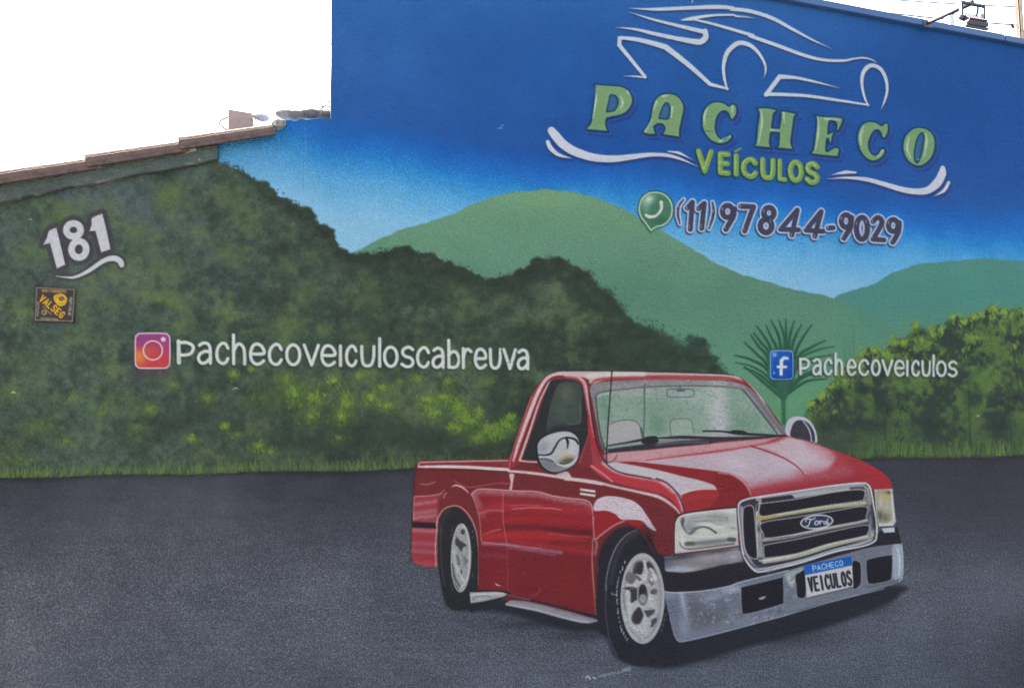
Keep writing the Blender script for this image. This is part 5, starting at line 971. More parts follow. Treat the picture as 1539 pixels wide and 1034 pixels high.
# ------------------------------------------------------------------ geometry helpers
def mat_new(name):
    m = bpy.data.materials.new(name); m.use_nodes = True
    return m, m.node_tree, m.node_tree.nodes['Principled BSDF']
def N(nt, typ, **kw):
    n = nt.nodes.new(typ)
    for k, v in kw.items():
        if k in n.inputs: n.inputs[k].default_value = v
        else: setattr(n, k, v)
    return n
def srgb(c): 
    c = np.asarray(c, np.float32) / 255.0
    return np.where(c <= 0.04045, c / 12.92, ((np.clip(c, 0, None) + 0.055) / 1.055) ** 2.4)
def tag(o, label=None, cat=None, group=None, kind=None):
    for k, v in (('label', label), ('category', cat), ('group', group), ('kind', kind)):
        if v: o[k] = v
    return o
def link(o, parent=None):
    SC.collection.objects.link(o)
    if parent is not None: o.parent = parent
    return o
def empty(name, parent=None, loc=(0, 0, 0)):
    o = bpy.data.objects.new(name, None); o.empty_display_size = .1; o.location = loc; return link(o, parent)
def mesh_obj(name, verts, faces, mat, parent=None, smooth=False):
    me = bpy.data.meshes.new(name); me.from_pydata([tuple(v) for v in verts], [], faces); me.update()
    if mat: me.materials.append(mat)
    if smooth: me.shade_smooth()
    return link(bpy.data.objects.new(name, me), parent)

BR = np.array(((math.cos(YAW), -math.sin(YAW), 0),)) [0]
BF = np.array(FWD); BU_ = np.cross(BR, BF)
CAMP = np.array((0, -CAM_D, CAM_H))
def on_plane(px, py, y0=0.0):
    """the point of the plane y = y0 that was surveyed at this spot of the photograph"""
    px = np.asarray(px, float); py = np.asarray(py, float)
    r = BF * FPX + BR * (px[..., None] - 769.5) - BU_ * (py[..., None] - 517.0)
    t = (y0 + CAM_D) / r[..., 1]
    return CAMP + r * t[..., None]
def W1(px, py, y0=0.0): return Vector(on_plane(np.array(px), np.array(py), y0))

# ------------------------------------------------------------------ wall paint material: pigment attribute + stucco relief
def paint_material():
    m, nt, bs = mat_new('mural_paint_on_stucco'); L = nt.links.new
    pig = N(nt, 'ShaderNodeAttribute', attribute_name='pigment'); spk = N(nt, 'ShaderNodeAttribute', attribute_name='speckle')
    tc = N(nt, 'ShaderNodeTexCoord')
    n1 = N(nt, 'ShaderNodeTexNoise', Scale=150.0, Detail=3.0, Roughness=0.62); L(tc.outputs['Object'], n1.inputs['Vector'])
    n2 = N(nt, 'ShaderNodeTexNoise', Scale=46.0, Detail=3.0, Roughness=0.6); L(tc.outputs['Object'], n2.inputs['Vector'])
    n3 = N(nt, 'ShaderNodeTexNoise', Scale=2.2, Detail=3.0, Roughness=0.5); L(tc.outputs['Object'], n3.inputs['Vector'])
    # speckle: spray catches the high grains only
    rp = nt.nodes.new('ShaderNodeValToRGB'); e = rp.color_ramp.elements; e[0].position = .34; e[0].color = (.0, .0, .0, 1); e[1].position = .70; e[1].color = (1, 1, 1, 1)
    for p_, v_ in ((.46, .19), (.54, .34), (.61, .62)): q_ = e.new(p_); q_.color = (v_, v_, v_, 1)
    L(n1.outputs[0], rp.inputs[0]); mr = N(nt, 'ShaderNodeMapRange', **{'From Min': 0.0, 'From Max': 1.0, 'To Min': -1.0, 'To Max': 2.4}); L(rp.outputs[0], mr.inputs[0])
    mu = N(nt, 'ShaderNodeMath', operation='MULTIPLY'); L(mr.outputs[0], mu.inputs[0]); L(spk.outputs['Fac'], mu.inputs[1])
    ma = N(nt, 'ShaderNodeMath', operation='MULTIPLY_ADD'); L(mu.outputs[0], ma.inputs[0]); ma.inputs[1].default_value = 0.3; ma.inputs[2].default_value = 1.0
    mb = N(nt, 'ShaderNodeMapRange', **{'From Min': 0.3, 'From Max': 0.7, 'To Min': 0.955, 'To Max': 1.045}); L(n3.outputs[0], mb.inputs[0])
    mc = N(nt, 'ShaderNodeMath', operation='MULTIPLY'); L(ma.outputs[0], mc.inputs[0]); L(mb.outputs[0], mc.inputs[1])
    vm = N(nt, 'ShaderNodeVectorMath', operation='SCALE'); L(pig.outputs['Color'], vm.inputs[0]); L(mc.outputs[0], vm.inputs['Scale'])
    L(vm.outputs[0], bs.inputs['Base Color'])
    bs.inputs['Roughness'].default_value = 0.8; bs.inputs['Specular IOR Level'].default_value = 0.12
    ad = N(nt, 'ShaderNodeMath', operation='MULTIPLY_ADD'); L(n1.outputs[0], ad.inputs[0]); ad.inputs[1].default_value = 0.8; L(n2.outputs[0], ad.inputs[2])
    mp = N(nt, 'ShaderNodeMapping'); mp.inputs['Scale'].default_value = (11, 11, 14); L(tc.outputs['Object'], mp.inputs['Vector'])
    n4 = N(nt, 'ShaderNodeTexNoise', Scale=1.0, Detail=3.0, Roughness=0.55); L(mp.outputs[0], n4.inputs['Vector'])
    ae = N(nt, 'ShaderNodeMath', operation='MULTIPLY_ADD'); L(n4.outputs[0], ae.inputs[0]); ae.inputs[1].default_value = 1.1; L(ad.outputs[0], ae.inputs[2]); ad = ae
    b = N(nt, 'ShaderNodeBump', Strength=1.0, Distance=0.03); L(ad.outputs[0], b.inputs['Height']); L(b.outputs[0], bs.inputs['Normal'])
    return m
PAINT = paint_material()

def grid_mesh(name, vx, vy, quads, y0, parent, mat=None):
    """vx, vy: pixel positions of vertices (flat arrays); quads: (n,4) indices"""
    used, inv = np.unique(quads, return_inverse=True); inv = inv.reshape(quads.shape)
    px, py = vx[used], vy[used]
    co = on_plane(px, py, y0); co[:, 2] = np.maximum(co[:, 2], 0.004)
    ix = np.clip(px - CX0 - .5, 0, W - 1.01); iy = np.clip(py - CY0 - .5, 0, H - 1.01)
    x0, y0_ = ix.astype(int), iy.astype(int); fx, fy = (ix - x0)[:, None], (iy - y0_)[:, None]
    smp = lambda A: (A[y0_, x0] * (1 - fx) + A[y0_, x0 + 1] * fx) * (1 - fy) + (A[y0_ + 1, x0] * (1 - fx) + A[y0_ + 1, x0 + 1] * fx) * fy
    col = np.clip(srgb(smp(CAN)) @ CAL.T, 0.004, 0.88); sp = smp(SPK[..., None])[:, 0]
    me = bpy.data.meshes.new(name); n, q = len(co), len(inv)
    me.vertices.add(n); me.vertices.foreach_set('co', co.astype(np.float32).ravel())
    me.loops.add(q * 4); me.loops.foreach_set('vertex_index', inv.astype(np.int32).ravel())
    me.polygons.add(q); me.polygons.foreach_set('loop_start', np.arange(0, q * 4, 4, dtype=np.int32)); me.polygons.foreach_set('loop_total', np.full(q, 4, np.int32))
    a = me.attributes.new('pigment', 'FLOAT_COLOR', 'POINT'); a.data.foreach_set('color', np.concatenate([col, np.ones((n, 1))], 1).astype(np.float32).ravel())
    a = me.attributes.new('speckle', 'FLOAT', 'POINT'); a.data.foreach_set('value', sp.astype(np.float32))
    me.update(calc_edges=True); me.materials.append(mat or PAINT)
    return link(bpy.data.objects.new(name, me), parent)

STEP = 498.0
LOWX = [-420, 0, 130, 277, 330, 360, 385, 400, 411, 417, 423, 428, 436, 445, 452, 462, 472, 480, 488, 498]
LOWY = [352, 270, 246, 219, 214, 209, 206, 203, 200, 192, 185, 182, 181, 183, 179, 181, 179.5, 178, 179.5, 178.5]
zt = float(on_plane(1450., 47.4)[2])                      # top of the tall wall
def tall_top(x):                                          # pixel height of the tall wall's top at pixel x
    x = np.asarray(x, float); lo = np.full(x.shape, -700.0); hi = np.full(x.shape, 600.0)
    for _ in range(40):
        mid = (lo + hi) / 2; z = on_plane(x, mid)[..., 2]; lo = np.where(z > zt, mid, lo); hi = np.where(z > zt, hi, mid)
    return (lo + hi) / 2
wall = empty('painted_wall'); tag(wall, 'tall blue stucco wall covered by a painted mural of a red pickup and green hills', 'wall')
BASE = {0: ('painted_sky', 'painted sky fading from deep to pale blue'), 1: ('painted_hill', 'teal painted hill at the far right'), 2: ('painted_hill', 'broad pale green painted mountain'),
        3: ('painted_forest', 'dark green painted forest covering the left slope'), 4: ('painted_bushes', 'bright leafy painted bushes at the right'), 5: ('painted_road', 'grey painted asphalt along the foot of the mural')}
VX, VY, QD, QC = [], [], [], []
nv = 0
for xa, xb, top in ((CX0 + 1, STEP, lambda x: np.interp(x, LOWX, LOWY)), (STEP, CX1 - 2, tall_top)):
    gx = np.unique(np.r_[np.arange(xa, 0, 8), np.arange(max(xa, 0), min(xb, 1541), 1.4), np.arange(max(1541, xa), max(xb, 1541), 8), xb]); gx = gx[(gx >= xa) & (gx <= xb)]
    gy = np.r_[np.arange(-300, 0, 6), np.arange(0, 1036, 1.4), np.arange(1040, CY1 - 2, 8)].astype(float)
    tp = top(gx)
    PX = np.broadcast_to(gx[None], (len(gy), len(gx))).copy(); PY = np.maximum(gy[:, None], tp[None])
    ids = nv + np.arange(PX.size).reshape(PX.shape); nv += PX.size
    q = np.stack([ids[:-1, :-1], ids[1:, :-1], ids[1:, 1:], ids[:-1, 1:]], -1)
    cx, cy = (gx[:-1] + gx[1:]) / 2, (gy[:-1] + gy[1:]) / 2
    keep = (PY[1:, :-1] > tp[:-1][None] + .01) | (PY[1:, 1:] > tp[1:][None] + .01)
    zz = on_plane(PX, PY)[..., 2]; keep &= zz[:-1, :-1] > 0.004
    cls = REG[np.clip((cy - CY0).astype(int), 0, H - 1)][:, np.clip((cx - CX0).astype(int), 0, W - 1)]
    VX.append(PX.ravel()); VY.append(PY.ravel()); QD.append(q[keep]); QC.append(cls[keep])
VX = np.concatenate(VX); VY = np.concatenate(VY); QD = np.concatenate(QD); QC = np.concatenate(QC)
for k, (nm, lb) in BASE.items():
    sel = QD[QC == k]
    if len(sel): tag(grid_mesh(nm, VX, VY, sel, -0.002, wall), lb)
# detail parts of the mural, one mesh per part, one cell per photo pixel
GRP = {'pickup': ('painted_pickup', 'red pickup truck painted with chrome bumper and grille'), 'name': ('painted_name_lettering', 'large green serif capitals with dark outlines'), 'trade': ('painted_trade_lettering', 'small light green capitals'),
       'emblem': ('painted_car_emblem', 'white outline drawing of a sports car'), 'flourish': ('painted_flourish', 'white brush flourishes either side of the green letters'), 'telephone': ('painted_telephone_number', 'dark blue painted telephone number with pale outlines'),
       'number': ('painted_house_number', 'white painted house number with an underline stroke'), 'photo handle': ('painted_handle_lettering', 'long white lower case handle beside the pink camera icon'),
       'social handle': ('painted_handle_lettering', 'short white handle beside the blue square icon'), 'signature': ('painted_signature', 'small white scribbled signature under the front wheel')}
roots = {}
def labelled_cells(i):
    ys, xs = np.nonzero(LAB == i)
    if len(ys) < 6: return None
    Wv = W + 1
    q = np.stack([ys * Wv + xs, (ys + 1) * Wv + xs, (ys + 1) * Wv + xs + 1, ys * Wv + xs + 1], -1)
    return q
DVX = np.broadcast_to((CX0 + np.arange(W + 1, dtype=np.float32))[None], (H + 1, W + 1)).ravel(); DVY = np.broadcast_to((CY0 + np.arange(H + 1, dtype=np.float32))[:, None], (H + 1, W + 1)).ravel()
for i, (g, nm, lb) in enumerate(DEFS, 1):
    q = labelled_cells(i)
    if q is None: continue
    if g == 'sticker':
        st = grid_mesh('sticker', DVX, DVY, q, -0.009, None); tag(st, 'square black and yellow security sticker on the wall below the house number', 'sticker')
        me = st.data; b = bmesh.new(); b.from_mesh(me)
        ed = [e for e in b.edges if e.is_boundary]; r = bmesh.ops.extrude_edge_only(b, edges=ed)
        for v in r['geom']:
            if isinstance(v, bmesh.types.BMVert): v.co.y += 0.006
        b.to_mesh(me); b.free(); continue
    if g == 'm': par = wall
    else:
        if g not in roots: roots[g] = tag(empty(GRP[g][0], wall), GRP[g][1])
        par = roots[g]
    o = grid_mesh(nm, DVX, DVY, q, -0.0045, par)
    if lb: o['label'] = lb

# ------------------------------------------------------------------ simple materials
def noisy(name, c1, c2, scale=6.0, rough=0.8, bump=0.3, bscale=60.0, metal=0.0, dist=0.004):
    m, nt, bs = mat_new(name); L = nt.links.new
    tc = N(nt, 'ShaderNodeTexCoord'); n = N(nt, 'ShaderNodeTexNoise', Scale=scale, Detail=6.0, Roughness=0.65); L(tc.outputs['Object'], n.inputs['Vector'])
    cr = nt.nodes.new('ShaderNodeValToRGB'); cr.color_ramp.elements[0].position = .33; cr.color_ramp.elements[1].position = .68
    cr.color_ramp.elements[0].color = (*c1, 1); cr.color_ramp.elements[1].color = (*c2, 1); L(n.outputs[0], cr.inputs[0]); L(cr.outputs[0], bs.inputs['Base Color'])
    n2 = N(nt, 'ShaderNodeTexNoise', Scale=bscale, Detail=4.0); L(tc.outputs['Object'], n2.inputs['Vector'])
    b = N(nt, 'ShaderNodeBump', Strength=bump, Distance=dist); L(n2.outputs[0], b.inputs['Height']); L(b.outputs[0], bs.inputs['Normal'])
    bs.inputs['Roughness'].default_value = rough; bs.inputs['Metallic'].default_value = metal
    return m
M_EDGE = noisy('blue_painted_plaster', (0.10, 0.20, 0.42), (0.16, 0.28, 0.52), 8, .8, .4, 90)
M_PLASTER = noisy('bare_cement_plaster', (0.30, 0.28, 0.26), (0.42, 0.40, 0.37), 5, .9, .5, 50)
M_FLASH = noisy('blue_metal_flashing', (0.028, 0.09, 0.23), (0.038, 0.115, 0.28), 3, .45, .1, 20)
M_CLAY = noisy('weathered_clay', (0.06, 0.032, 0.029), (0.14, 0.085, 0.074), 22, .85, .4, 90)
M_CLAY2 = noisy('pale_clay', (0.32, 0.235, 0.22), (0.44, 0.33, 0.31), 14, .85, .4, 90)
M_MORTAR = noisy('grey_mortar', (0.2, 0.2, 0.19), (0.36, 0.36, 0.34), 30, .95, .8, 70)
M_STEEL = noisy('grey_painted_steel', (0.085, 0.09, 0.125), (0.13, 0.135, 0.18), 20, .5, .1, 60, .3)
M_GALV = noisy('galvanised_steel', (0.42, 0.45, 0.55), (0.62, 0.66, 0.76), 30, .4, .1, 60, .5)
M_CABLE = noisy('black_cable', (0.02, 0.02, 0.022), (0.04, 0.04, 0.045), 30, .6, .1)
M_WIRE = noisy('weathered_wire', (0.10, 0.10, 0.10), (0.16, 0.16, 0.15), 30, .6, .1)
M_POLE = noisy('weathered_concrete_pole', (0.03, 0.028, 0.027), (0.06, 0.055, 0.052), 5, .9, .4, 40)
M_CONC = noisy('worn_concrete_pavement', (0.24, 0.23, 0.21), (0.38, 0.37, 0.34), 1.2, .9, .4, 60)
M_STREET = noisy('street_asphalt', (0.045, 0.045, 0.047), (0.07, 0.07, 0.07), 2.0, .9, .6, 120)
M_PORC = noisy('orange_porcelain', (0.35, 0.16, 0.06), (0.5, 0.26, 0.12), 30, .4, .1)
M_GLASS, _nt, _b = mat_new('lamp_glass'); _b.inputs['Base Color'].default_value = (.2, .21, .22, 1); _b.inputs['Roughness'].default_value = .15

def box(name, lo, hi, mat, parent=None, bevel=0.0):
    b = bmesh.new(); bmesh.ops.create_cube(b, size=1)
    for v in b.verts: v.co = Vector([(lo[k] + hi[k]) / 2 + v.co[k] * (hi[k] - lo[k]) for k in range(3)])
    if bevel: bmesh.ops.bevel(b, geom=b.edges[:], offset=bevel, segments=2, affect='EDGES')
    me = bpy.data.meshes.new(name); b.to_mesh(me); b.free(); me.materials.append(mat)
    return link(bpy.data.objects.new(name, me), parent)
def tube(name, pts, r, mat, parent=None, seg=10, closed_ends=True):
    pts = [Vector(p) for p in pts]; V, F = [], []
    up = Vector((0, 0, 1))
    for i, p in enumerate(pts):
        t = (pts[min(i + 1, len(pts) - 1)] - pts[max(i - 1, 0)]).normalized()
        a = t.cross(up if abs(t.z) < .9 else Vector((1, 0, 0))).normalized(); c = t.cross(a)
        rr = r[i] if not np.isscalar(r) else r
        V += [p + (a * math.cos(2 * math.pi * k / seg) + c * math.sin(2 * math.pi * k / seg)) * rr for k in range(seg)]
    for i in range(len(pts) - 1):
        for k in range(seg):
            k2 = (k + 1) % seg; F.append((i * seg + k, i * seg + k2, (i + 1) * seg + k2, (i + 1) * seg + k))
    if closed_ends: F.append(tuple(range(seg))[::-1]); F.append(tuple((len(pts) - 1) * seg + k for k in range(seg)))
    o = mesh_obj(name, V, F, mat, parent, True)
    return o
def obox(name, c, ax, ay, az, mat, parent=None, bevel=0.0):
    """box from a centre and three half-axis vectors"""
    b = bmesh.new(); bmesh.ops.create_cube(b, size=2)
    for v in b.verts: v.co = Vector(c) + Vector(ax) * v.co.x + Vector(ay) * v.co.y + Vector(az) * v.co.z
    if bevel: bmesh.ops.bevel(b, geom=b.edges[:], offset=bevel, segments=2, affect='EDGES')
    bmesh.ops.recalc_face_normals(b, faces=b.faces[:])
    me = bpy.data.meshes.new(name); b.to_mesh(me); b.free(); me.materials.append(mat)
    return link(bpy.data.objects.new(name, me), parent)

# ------------------------------------------------------------------ ground, masonry behind the paint, flashing
g = mesh_obj('ground', [(-400, -400, 0), (400, -400, 0), (400, 400, 0), (-400, 400, 0)], [(0, 1, 2, 3)], M_STREET); g['kind'] = 'structure'
XL = float(on_plane(float(CX0 + 1), 600.)[0]); XR = float(on_plane(float(CX1 - 2), 600.)[0]); XS = float(W1(STEP, 100)[0])
pv = box('pavement', (XL - 3, -3.9, -0.1), (XR + 3, 3.0, 0.002), M_CONC); pv['kind'] = 'structure'
out = [(XL, 0.0)]; 
for x, y in zip(LOWX, LOWY):
    p = W1(max(x, CX0 + 1), y); out.append((max(p.x, XL) if x > -420 else XL, p.z - .004))
out[-1] = (XS, out[-1][1]); out += [(XS, zt), (XR, zt), (XR, 0.0)]
n = len(out); V = [(x, 0.0, z) for x, z in out] + [(x, 0.18, z) for x, z in out]
F = [tuple(range(n)), tuple(range(2 * n - 1, n - 1, -1))] + [(i, n + i, n + (i + 1) % n, (i + 1) % n) for i in range(n)]
core = mesh_obj('masonry', V, F, M_EDGE, wall)
core.data.materials.append(M_PLASTER); core.data.polygons[1].material_index = 1
core.data.materials.append(noisy('pale_limewashed_edge', (.16, .24, .34), (.24, .32, .42), 14, .9, .5, 60)); core.data.polygons[2 + len(LOWX) ].material_index = 2
zb = float(on_plane(1450., 55.2)[2])
fl = empty('flashing', wall); fl['label'] = 'blue metal flashing strip capping the top of the tall wall'
xs_ = XS - .015; k = 0
while xs_ < XR:
    x2 = min(xs_ + 2.0, XR + .02)
    box('flashing_sheet', (xs_ + .002, -0.03, zb), (x2 - .002, 0.21, zt + .004 + .0015 * (k % 2)), M_FLASH, fl, .003); xs_ = x2; k += 1

# ------------------------------------------------------------------ clay tile roof on the low gable
roof = empty('tiled_roof'); tag(roof, 'weathered clay tiles running along the sloping top of the low wall', 'roof')
A0 = W1(0, 279, -.045); A1 = W1(411, 201, -.045); SD = (A1 - A0).normalized(); NU = Vector((-SD.z, 0, SD.x))
def tile_mesh(L=.455, r0=.088, r1=.078, h0=.080, h1=.069, th=.013):
    V, F = [], []; ns = 13
    for j, (u, r, h) in enumerate(((0, r0, h0), (L * .5, (r0 + r1) / 2, (h0 + h1) / 2), (L, r1, h1))):
        for t_, dr in ((0, 0), (1, -th)):
            for k in range(ns):
                a = math.pi * k / (ns - 1); V.append(Vector((u, -math.cos(a) * (r + dr), max(math.sin(a), 0) * (h + dr))))
    for j in range(2):
        o, p = j * 2 * ns, (j + 1) * 2 * ns
        for k in range(ns - 1):
            F.append((o + k, p + k, p + k + 1, o + k + 1)); F.append((o + ns + k + 1, p + ns + k + 1, p + ns + k, o + ns + k))
        F.append((o, o + ns, p + ns, p)); F.append((o + ns - 1, p + ns - 1, p + 2 * ns - 1, o + 2 * ns - 1))
    for k in range(ns - 1): F.append((k, k + 1, ns + k + 1, ns + k)); o = 4 * ns; F.append((o + k + 1, o + k, o + ns + k, o + ns + k + 1))
    me = bpy.data.meshes.new('roof_tile'); me.from_pydata([tuple(v) for v in V], [], F); me.update(); me.materials.append(M_CLAY)
    return me
TM = tile_mesh()
J = [W1(131, 250, -.045), W1(272, 226, -.045)]
s1 = (J[0] - A0).dot(SD); s2 = (J[1] - A0).dot(SD); pitch = s2 - s1
rot = Matrix((SD, Vector((0, 1, 0)), NU)).transposed().to_4x4()
rr = random.Random(3)
tilt = Matrix.Rotation(math.radians(1.4), 4, 'Y')
for row in range(7):
    for k in range(-5, 1):
        o = bpy.data.objects.new('roof_tile', TM); link(o, roof)
        jit = 0 if row == 0 else rr.uniform(-.01, .01)
        o.matrix_world = Matrix.Translation(A0 + SD * (s2 + k * pitch + jit) + Vector((0, .078 + row * .215 + (0 if row == 0 else rr.uniform(-.006, .006)), 0)) + NU * .006) @ rot @ tilt @ Matrix.Scale(pitch * 1.09 / .455, 4, (1, 0, 0))
        if row < 6:
            c = bpy.data.objects.new('channel_tile', TM); link(c, roof)
            c.matrix_world = Matrix.Translation(A0 + SD * (s2 + k * pitch) + Vector((0, .078 + (row + .5) * .215, 0)) + NU * .016) @ rot @ Matrix.Rotation(math.pi, 4, 'X') @ Matrix.Scale(pitch * 1.09 / .455, 4, (1, 0, 0))
# painted verge board under the tiles
bxs = np.arange(-150, 330, 3.0)
btop = np.interp(bxs, [-150, 0, 130, 277, 326], [307, 278, 253, 227, 218]) - 2
bbot = np.interp(bxs, [-150, 0, 31, 64, 109, 175, 210, 263, 300, 328], [333, 304, 298, 291, 281, 269, 262, 254, 246, 240]) + .8 * np.sin(bxs / 9.0)
rows = 9
gxx = np.repeat(bxs[None] , rows, 0); gyy = btop[None] + (bbot - btop)[None] * np.linspace(0, 1, rows)[:, None]
ids = np.arange(gxx.size).reshape(gxx.shape); q = np.stack([ids[:-1, :-1], ids[1:, :-1], ids[1:, 1:], ids[:-1, 1:]], -1).reshape(-1, 4)
vb = grid_mesh('verge_board', gxx.ravel(), gyy.ravel(), q, -0.024, roof); vb['label'] = 'painted board fixed under the first row of tiles'
b = bmesh.new(); b.from_mesh(vb.data); r = bmesh.ops.extrude_edge_only(b, edges=[e for e in b.edges if e.is_boundary])
for v in r['geom']:
    if isinstance(v, bmesh.types.BMVert): v.co.y = -0.001
b.to_mesh(vb.data); b.free()
for px, py in ((142, 249.5), (286, 225)):
    c = W1(px, py, -.034); obox('mortar_patch', c + Vector((0, .012, 0)), SD * .024, (0, .012, 0), NU * .0085, M_MORTAR, roof, .003)

# ------------------------------------------------------------------ odds and ends on the low wall
def lump(name, c, rx, ry, rz, seed, mat, parent=None, rot=None, sub=3, rough=.35):
    r_ = np.random.RandomState(seed); b = bmesh.new(); bmesh.ops.create_icosphere(b, subdivisions=sub, radius=1)
    F_ = r_.normal(0, 2.2, (9, 3)); PH = r_.uniform(0, 6, 9)
    for v in b.verts:
        p = np.array(v.co); d_ = 1 + rough * np.mean(np.sin(F_ @ p * 1.6 + PH)) + r_.uniform(-.05, .05)
        v.co = Vector((p[0] * rx, p[1] * ry, p[2] * rz)) * d_
    me = bpy.data.meshes.new(name); b.to_mesh(me); b.free(); me.materials.append(mat)
    o = link(bpy.data.objects.new(name, me), parent); o.location = c
    if rot: o.rotation_euler = rot
    return o
tag(lump('mortar_lump', W1(438, 174.5, .07), .062, .06, .015, 1, M_MORTAR, rot=(0, .02, 0)), 'long grey lump of mortar on the low wall, nearest the last roof tile', 'mortar', 'mortar lumps along the top of the low wall')
tag(lump('mortar_lump', W1(465, 174, .08), .055, .06, .014, 2, M_MORTAR), 'grey mortar lump in the middle of the low wall top', 'mortar', 'mortar lumps along the top of the low wall')
tag(lump('mortar_lump', W1(487, 173.5, .07), .035, .05, .018, 3, M_MORTAR), 'ragged mortar lump against the edge of the tall blue wall', 'mortar', 'mortar lumps along the top of the low wall')
tag(lump('mortar_lump', W1(393, 177, .1), .032, .04, .014, 4, noisy('whitish_plaster', (.5, .54, .62), (.68, .7, .76), 30, .9, .5)), 'small whitish lump just right of the clay block', 'mortar', 'mortar lumps along the top of the low wall')
lump('tile_bedding', W1(419, 188, -.005), .034, .04, .022, 6, M_MORTAR, roof, rot=(0, -.4, 0))
# clay block with a rounded end
cb = W1(343, 188, .12); ce = W1(380, 180, .12); hgt = (W1(343, 165, .12) - W1(343, 188, .12)).z
blk = empty('clay_block', None, cb); tag(blk, 'pinkish clay block with a hollow round end lying on the roof tiles', 'clay block')
wv = (ce.x - cb.x); V = []; F = []
prof = [(0, 0)] + [(-.045 * math.sin(math.pi * k / 8), hgt * k / 8) for k in range(1, 8)] + [(0, hgt)]
V = [(0, 0, -.05), (wv, 0, .0), (wv * .98, 0, hgt * .92), (0, 0, hgt), (0, .16, -.05), (wv, .16, .0), (wv * .98, .16, hgt * .92), (0, .16, hgt)]
mesh_obj('body', V, [(0, 1, 2, 3), (5, 4, 7, 6), (3, 2, 6, 7), (1, 5, 6, 2), (0, 4, 5, 1), (4, 0, 3, 7)], M_CLAY2, blk)
rim = tube('rim', [(x, .08, z) for x, z in prof], .0035, M_MORTAR, blk, 6)
# wires and twigs by the tall wall
w1 = empty('loose_wire', None, W1(497, 150, .05)); tag(w1, 'thin loose wires sticking out by the foot of the tall wall edge', 'wire')
rel = lambda p: Vector(p) - w1.location
tube('strand', [rel(W1(x, y, .05)) for x, y in ((498, 150), (491, 157), (484, 163), (478, 168))], .0024, M_WIRE, w1, 6)
tube('strand', [rel(W1(x, y, .05)) for x, y in ((498, 161), (488, 160), (478, 162))], .002, M_WIRE, w1, 6)
tube('strand', [rel(W1(x, y, .06)) for x, y in ((458, 169), (463, 177), (472, 178), (479, 170), (488, 168), (497, 165))], .0024, M_WIRE, w1, 6)
tube('strand', [rel(W1(x, y, .06)) for x, y in ((436, 168), (437, 174), (436, 181))], .0014, M_GALV, w1, 6)
sw = tube('hanging_string', [W1(x, y, .03) for x, y in ((500, 62), (492, 78), (482, 95), (473, 112), (466, 124))], .0012, M_WIRE, None, 6); tag(sw, 'very thin string hanging beside the left edge of the tall wall', 'string')

# ------------------------------------------------------------------ floodlight above the tall wall
T7 = lambda a, b_, y: W1(1359 + a / 8.55, b_ / 8.55, y)
fb = W1(1394, 35, -.034); fld = empty('floodlight', None, fb); tag(fld, 'grey floodlight on a U bracket at the end of a slanting arm', 'floodlight')
R = lambda p: Vector(p) - fb
YF = -.38
tip = T7(875, 42, YF)
tube('arm', [Vector((0, 0, 0)), R(tip)], .0115, M_STEEL, fld, 10)
box('foot_plate', (-.03, -.006, -.03), (.03, .003, .012), M_STEEL, fld, .001)
def strap(a, c, wd_, th, nm='bracket', y2=None):
    a, c = Vector(a), Vector(c); ax = (c - a) / 2; u = ax.normalized(); v = u.cross(Vector((0, 1, 0))).normalized()
    return obox(nm, R((a + c) / 2), ax, Vector((0, .007, 0)), v * th / 2, M_STEEL, fld, .0015)
strap(T7(725, 32, YF), T7(1020, 88, YF), .05, .010)
strap(T7(726, 30, YF), T7(735, 240, YF), .05, .010)
strap(T7(1016, 84, YF), T7(1014, 272, YF), .05, .010)
tube('pivot_bolt', [R(T7(735, 225, YF - .05)), R(T7(735, 225, YF + .04))], .013, M_STEEL, fld, 12)
tube('pivot_bolt', [R(T7(1012, 262, YF - .03)), R(T7(1012, 262, YF + .04))], .010, M_STEEL, fld, 12)
# housing: a shallow box tilted down towards the wall
h0 = T7(812, 290, YF - .1); h1 = T7(1080, 338, YF - .1); ax = (h1 - h0) / 2; back = T7(655, 205, YF + .12) - h0; upv = ax.cross(back).normalized()
if upv.z < 0: upv = -upv
hc = (h0 + h1) / 2 + back * .5
obox('housing', R(hc), ax, back / 2, upv * .011, M_STEEL, fld, .005)
obox('lamp_glass', R(hc - upv * .013), ax * .9, back * .44, upv * .002, M_GLASS, fld)
obox('front_frame', R((h0 + h1) / 2 - back * .02 - upv * .016), ax * 1.05, back * .03, upv * .006, M_STEEL, fld, .002)
for k in range(9):
    obox('cooling_fin', R(hc + upv * .017 + ax * (-.8 + .2 * k)), ax.normalized() * .0025, back * .42, upv * .006, M_STEEL, fld)
tube('lamp_cable', [R(T7(945, 65, YF)), R(T7(948, 120, YF)), R(T7(935, 190, YF + .02)), R(T7(915, 245, YF + .06))], .0035, M_CABLE, fld, 8)
tube('stem', [R(T7(872, 42, YF)), R(T7(872, -40, YF))], .004, M_STEEL, fld, 8)
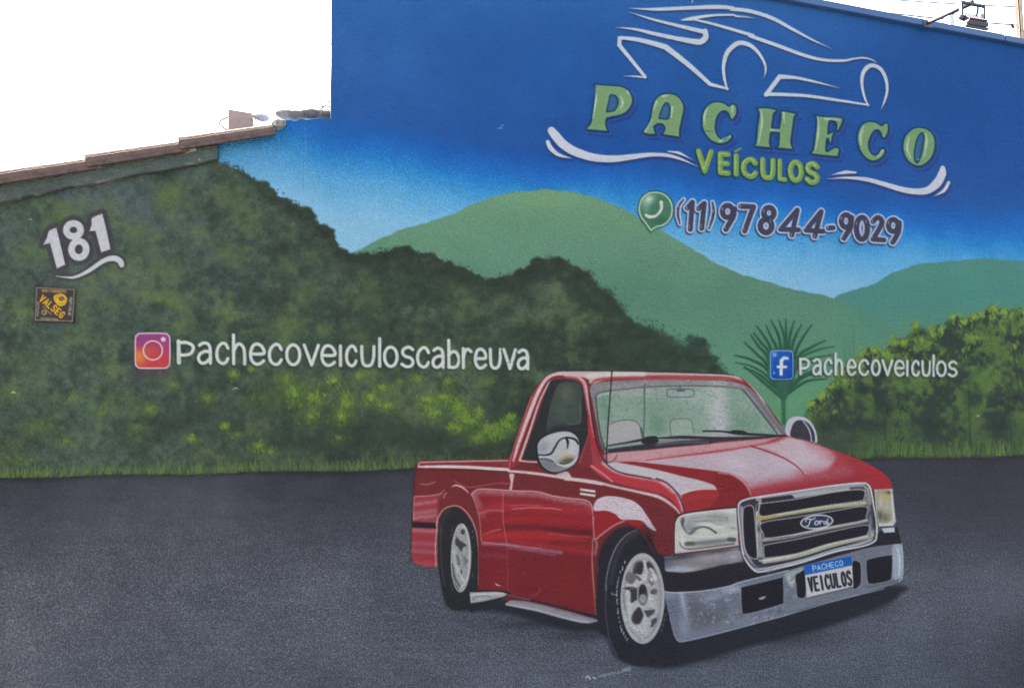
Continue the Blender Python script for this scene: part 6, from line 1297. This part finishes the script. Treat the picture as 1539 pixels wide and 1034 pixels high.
# galvanised post behind the wall top
gp = W1(1429, 60, .5); ztop = float(W1(1429, 24, .5).z)
gpost = empty('galvanised_post', None, Vector((gp.x, .5, 0))); tag(gpost, 'short pale galvanised post rising behind the blue wall under the floodlight', 'post')
hw = .0185
box('shaft', (-hw, -hw, 0), (hw, hw, ztop), M_GALV, gpost, .003); box('cap', (-hw - .003, -hw - .003, ztop), (hw + .003, hw + .003, ztop + .008), M_STEEL, gpost, .002)
# utility pole far behind, with conduits
PYD = 5.2
pb = W1(1537, 40, PYD); pole = empty('utility_pole', None, Vector((pb.x + .05, PYD, 0))); tag(pole, 'brown grey utility pole with cables strapped to it at the right edge', 'utility pole')
tube('shaft', [(0, 0, 0), (0, 0, 9.5)], [.15, .115], M_POLE, pole, 18)
for dx, dy, r_, m_ in ((-.115, -.09, .02, M_GALV), (-.045, -.15, .028, M_POLE), (.05, -.15, .02, M_CABLE), (-.15, -.03, .012, M_CABLE)):
    tube('conduit', [(dx, dy, .2), (dx, dy, 9.2)], r_, m_, pole, 8)
for z in (3.4, 4.9, 6.4, 7.4): tube('strap', [(0, 0, z), (0, 0, z + .03)], .165, M_GALV, pole, 18)
pm = W1(1524, 38, PYD - .1)
tube('insulator', [Vector(pm) - pole.location + Vector((-.05, 0, 0)), Vector(pm) - pole.location + Vector((.06, .06, 0))], .016, M_CABLE, pole, 10)
# orange insulator on the wall top and the wire from it to the pole
oi = W1(1238, 3, .12); ins = empty('insulator', None, Vector((oi.x, .12, zt + .006))); tag(ins, 'small orange insulator sitting on top of the blue wall', 'insulator')
tube('porcelain', [(0, 0, 0), (0, 0, .012), (0, 0, .03), (0, 0, .042)], [.014, .022, .016, .008], M_PORC, ins, 12)
tube('tie_wire', [(.01, 0, .018), (.05, 0, .012), (.075, 0, .012)], .003, M_PORC, ins, 6)
def hang(a, c, sag, n=14): return [Vector(a).lerp(Vector(c), i / n) - Vector((0, 0, sag * 4 * (i / n) * (1 - i / n))) for i in range(n + 1)]
cw = tube('overhead_wire', hang(W1(1100, -14, PYD + 1), pm, .06), .006, M_WIRE, None, 6); tag(cw, 'thin overhead wire running from the left to the utility pole, uppermost', 'wire', 'overhead wires at the pole')
cw = tube('overhead_wire', hang(W1(1150, -18, PYD + 2), W1(1560, 12, PYD + .1), .05), .005, M_WIRE, None, 6); tag(cw, 'faint overhead wire crossing behind the floodlight bracket', 'wire', 'overhead wires at the pole')
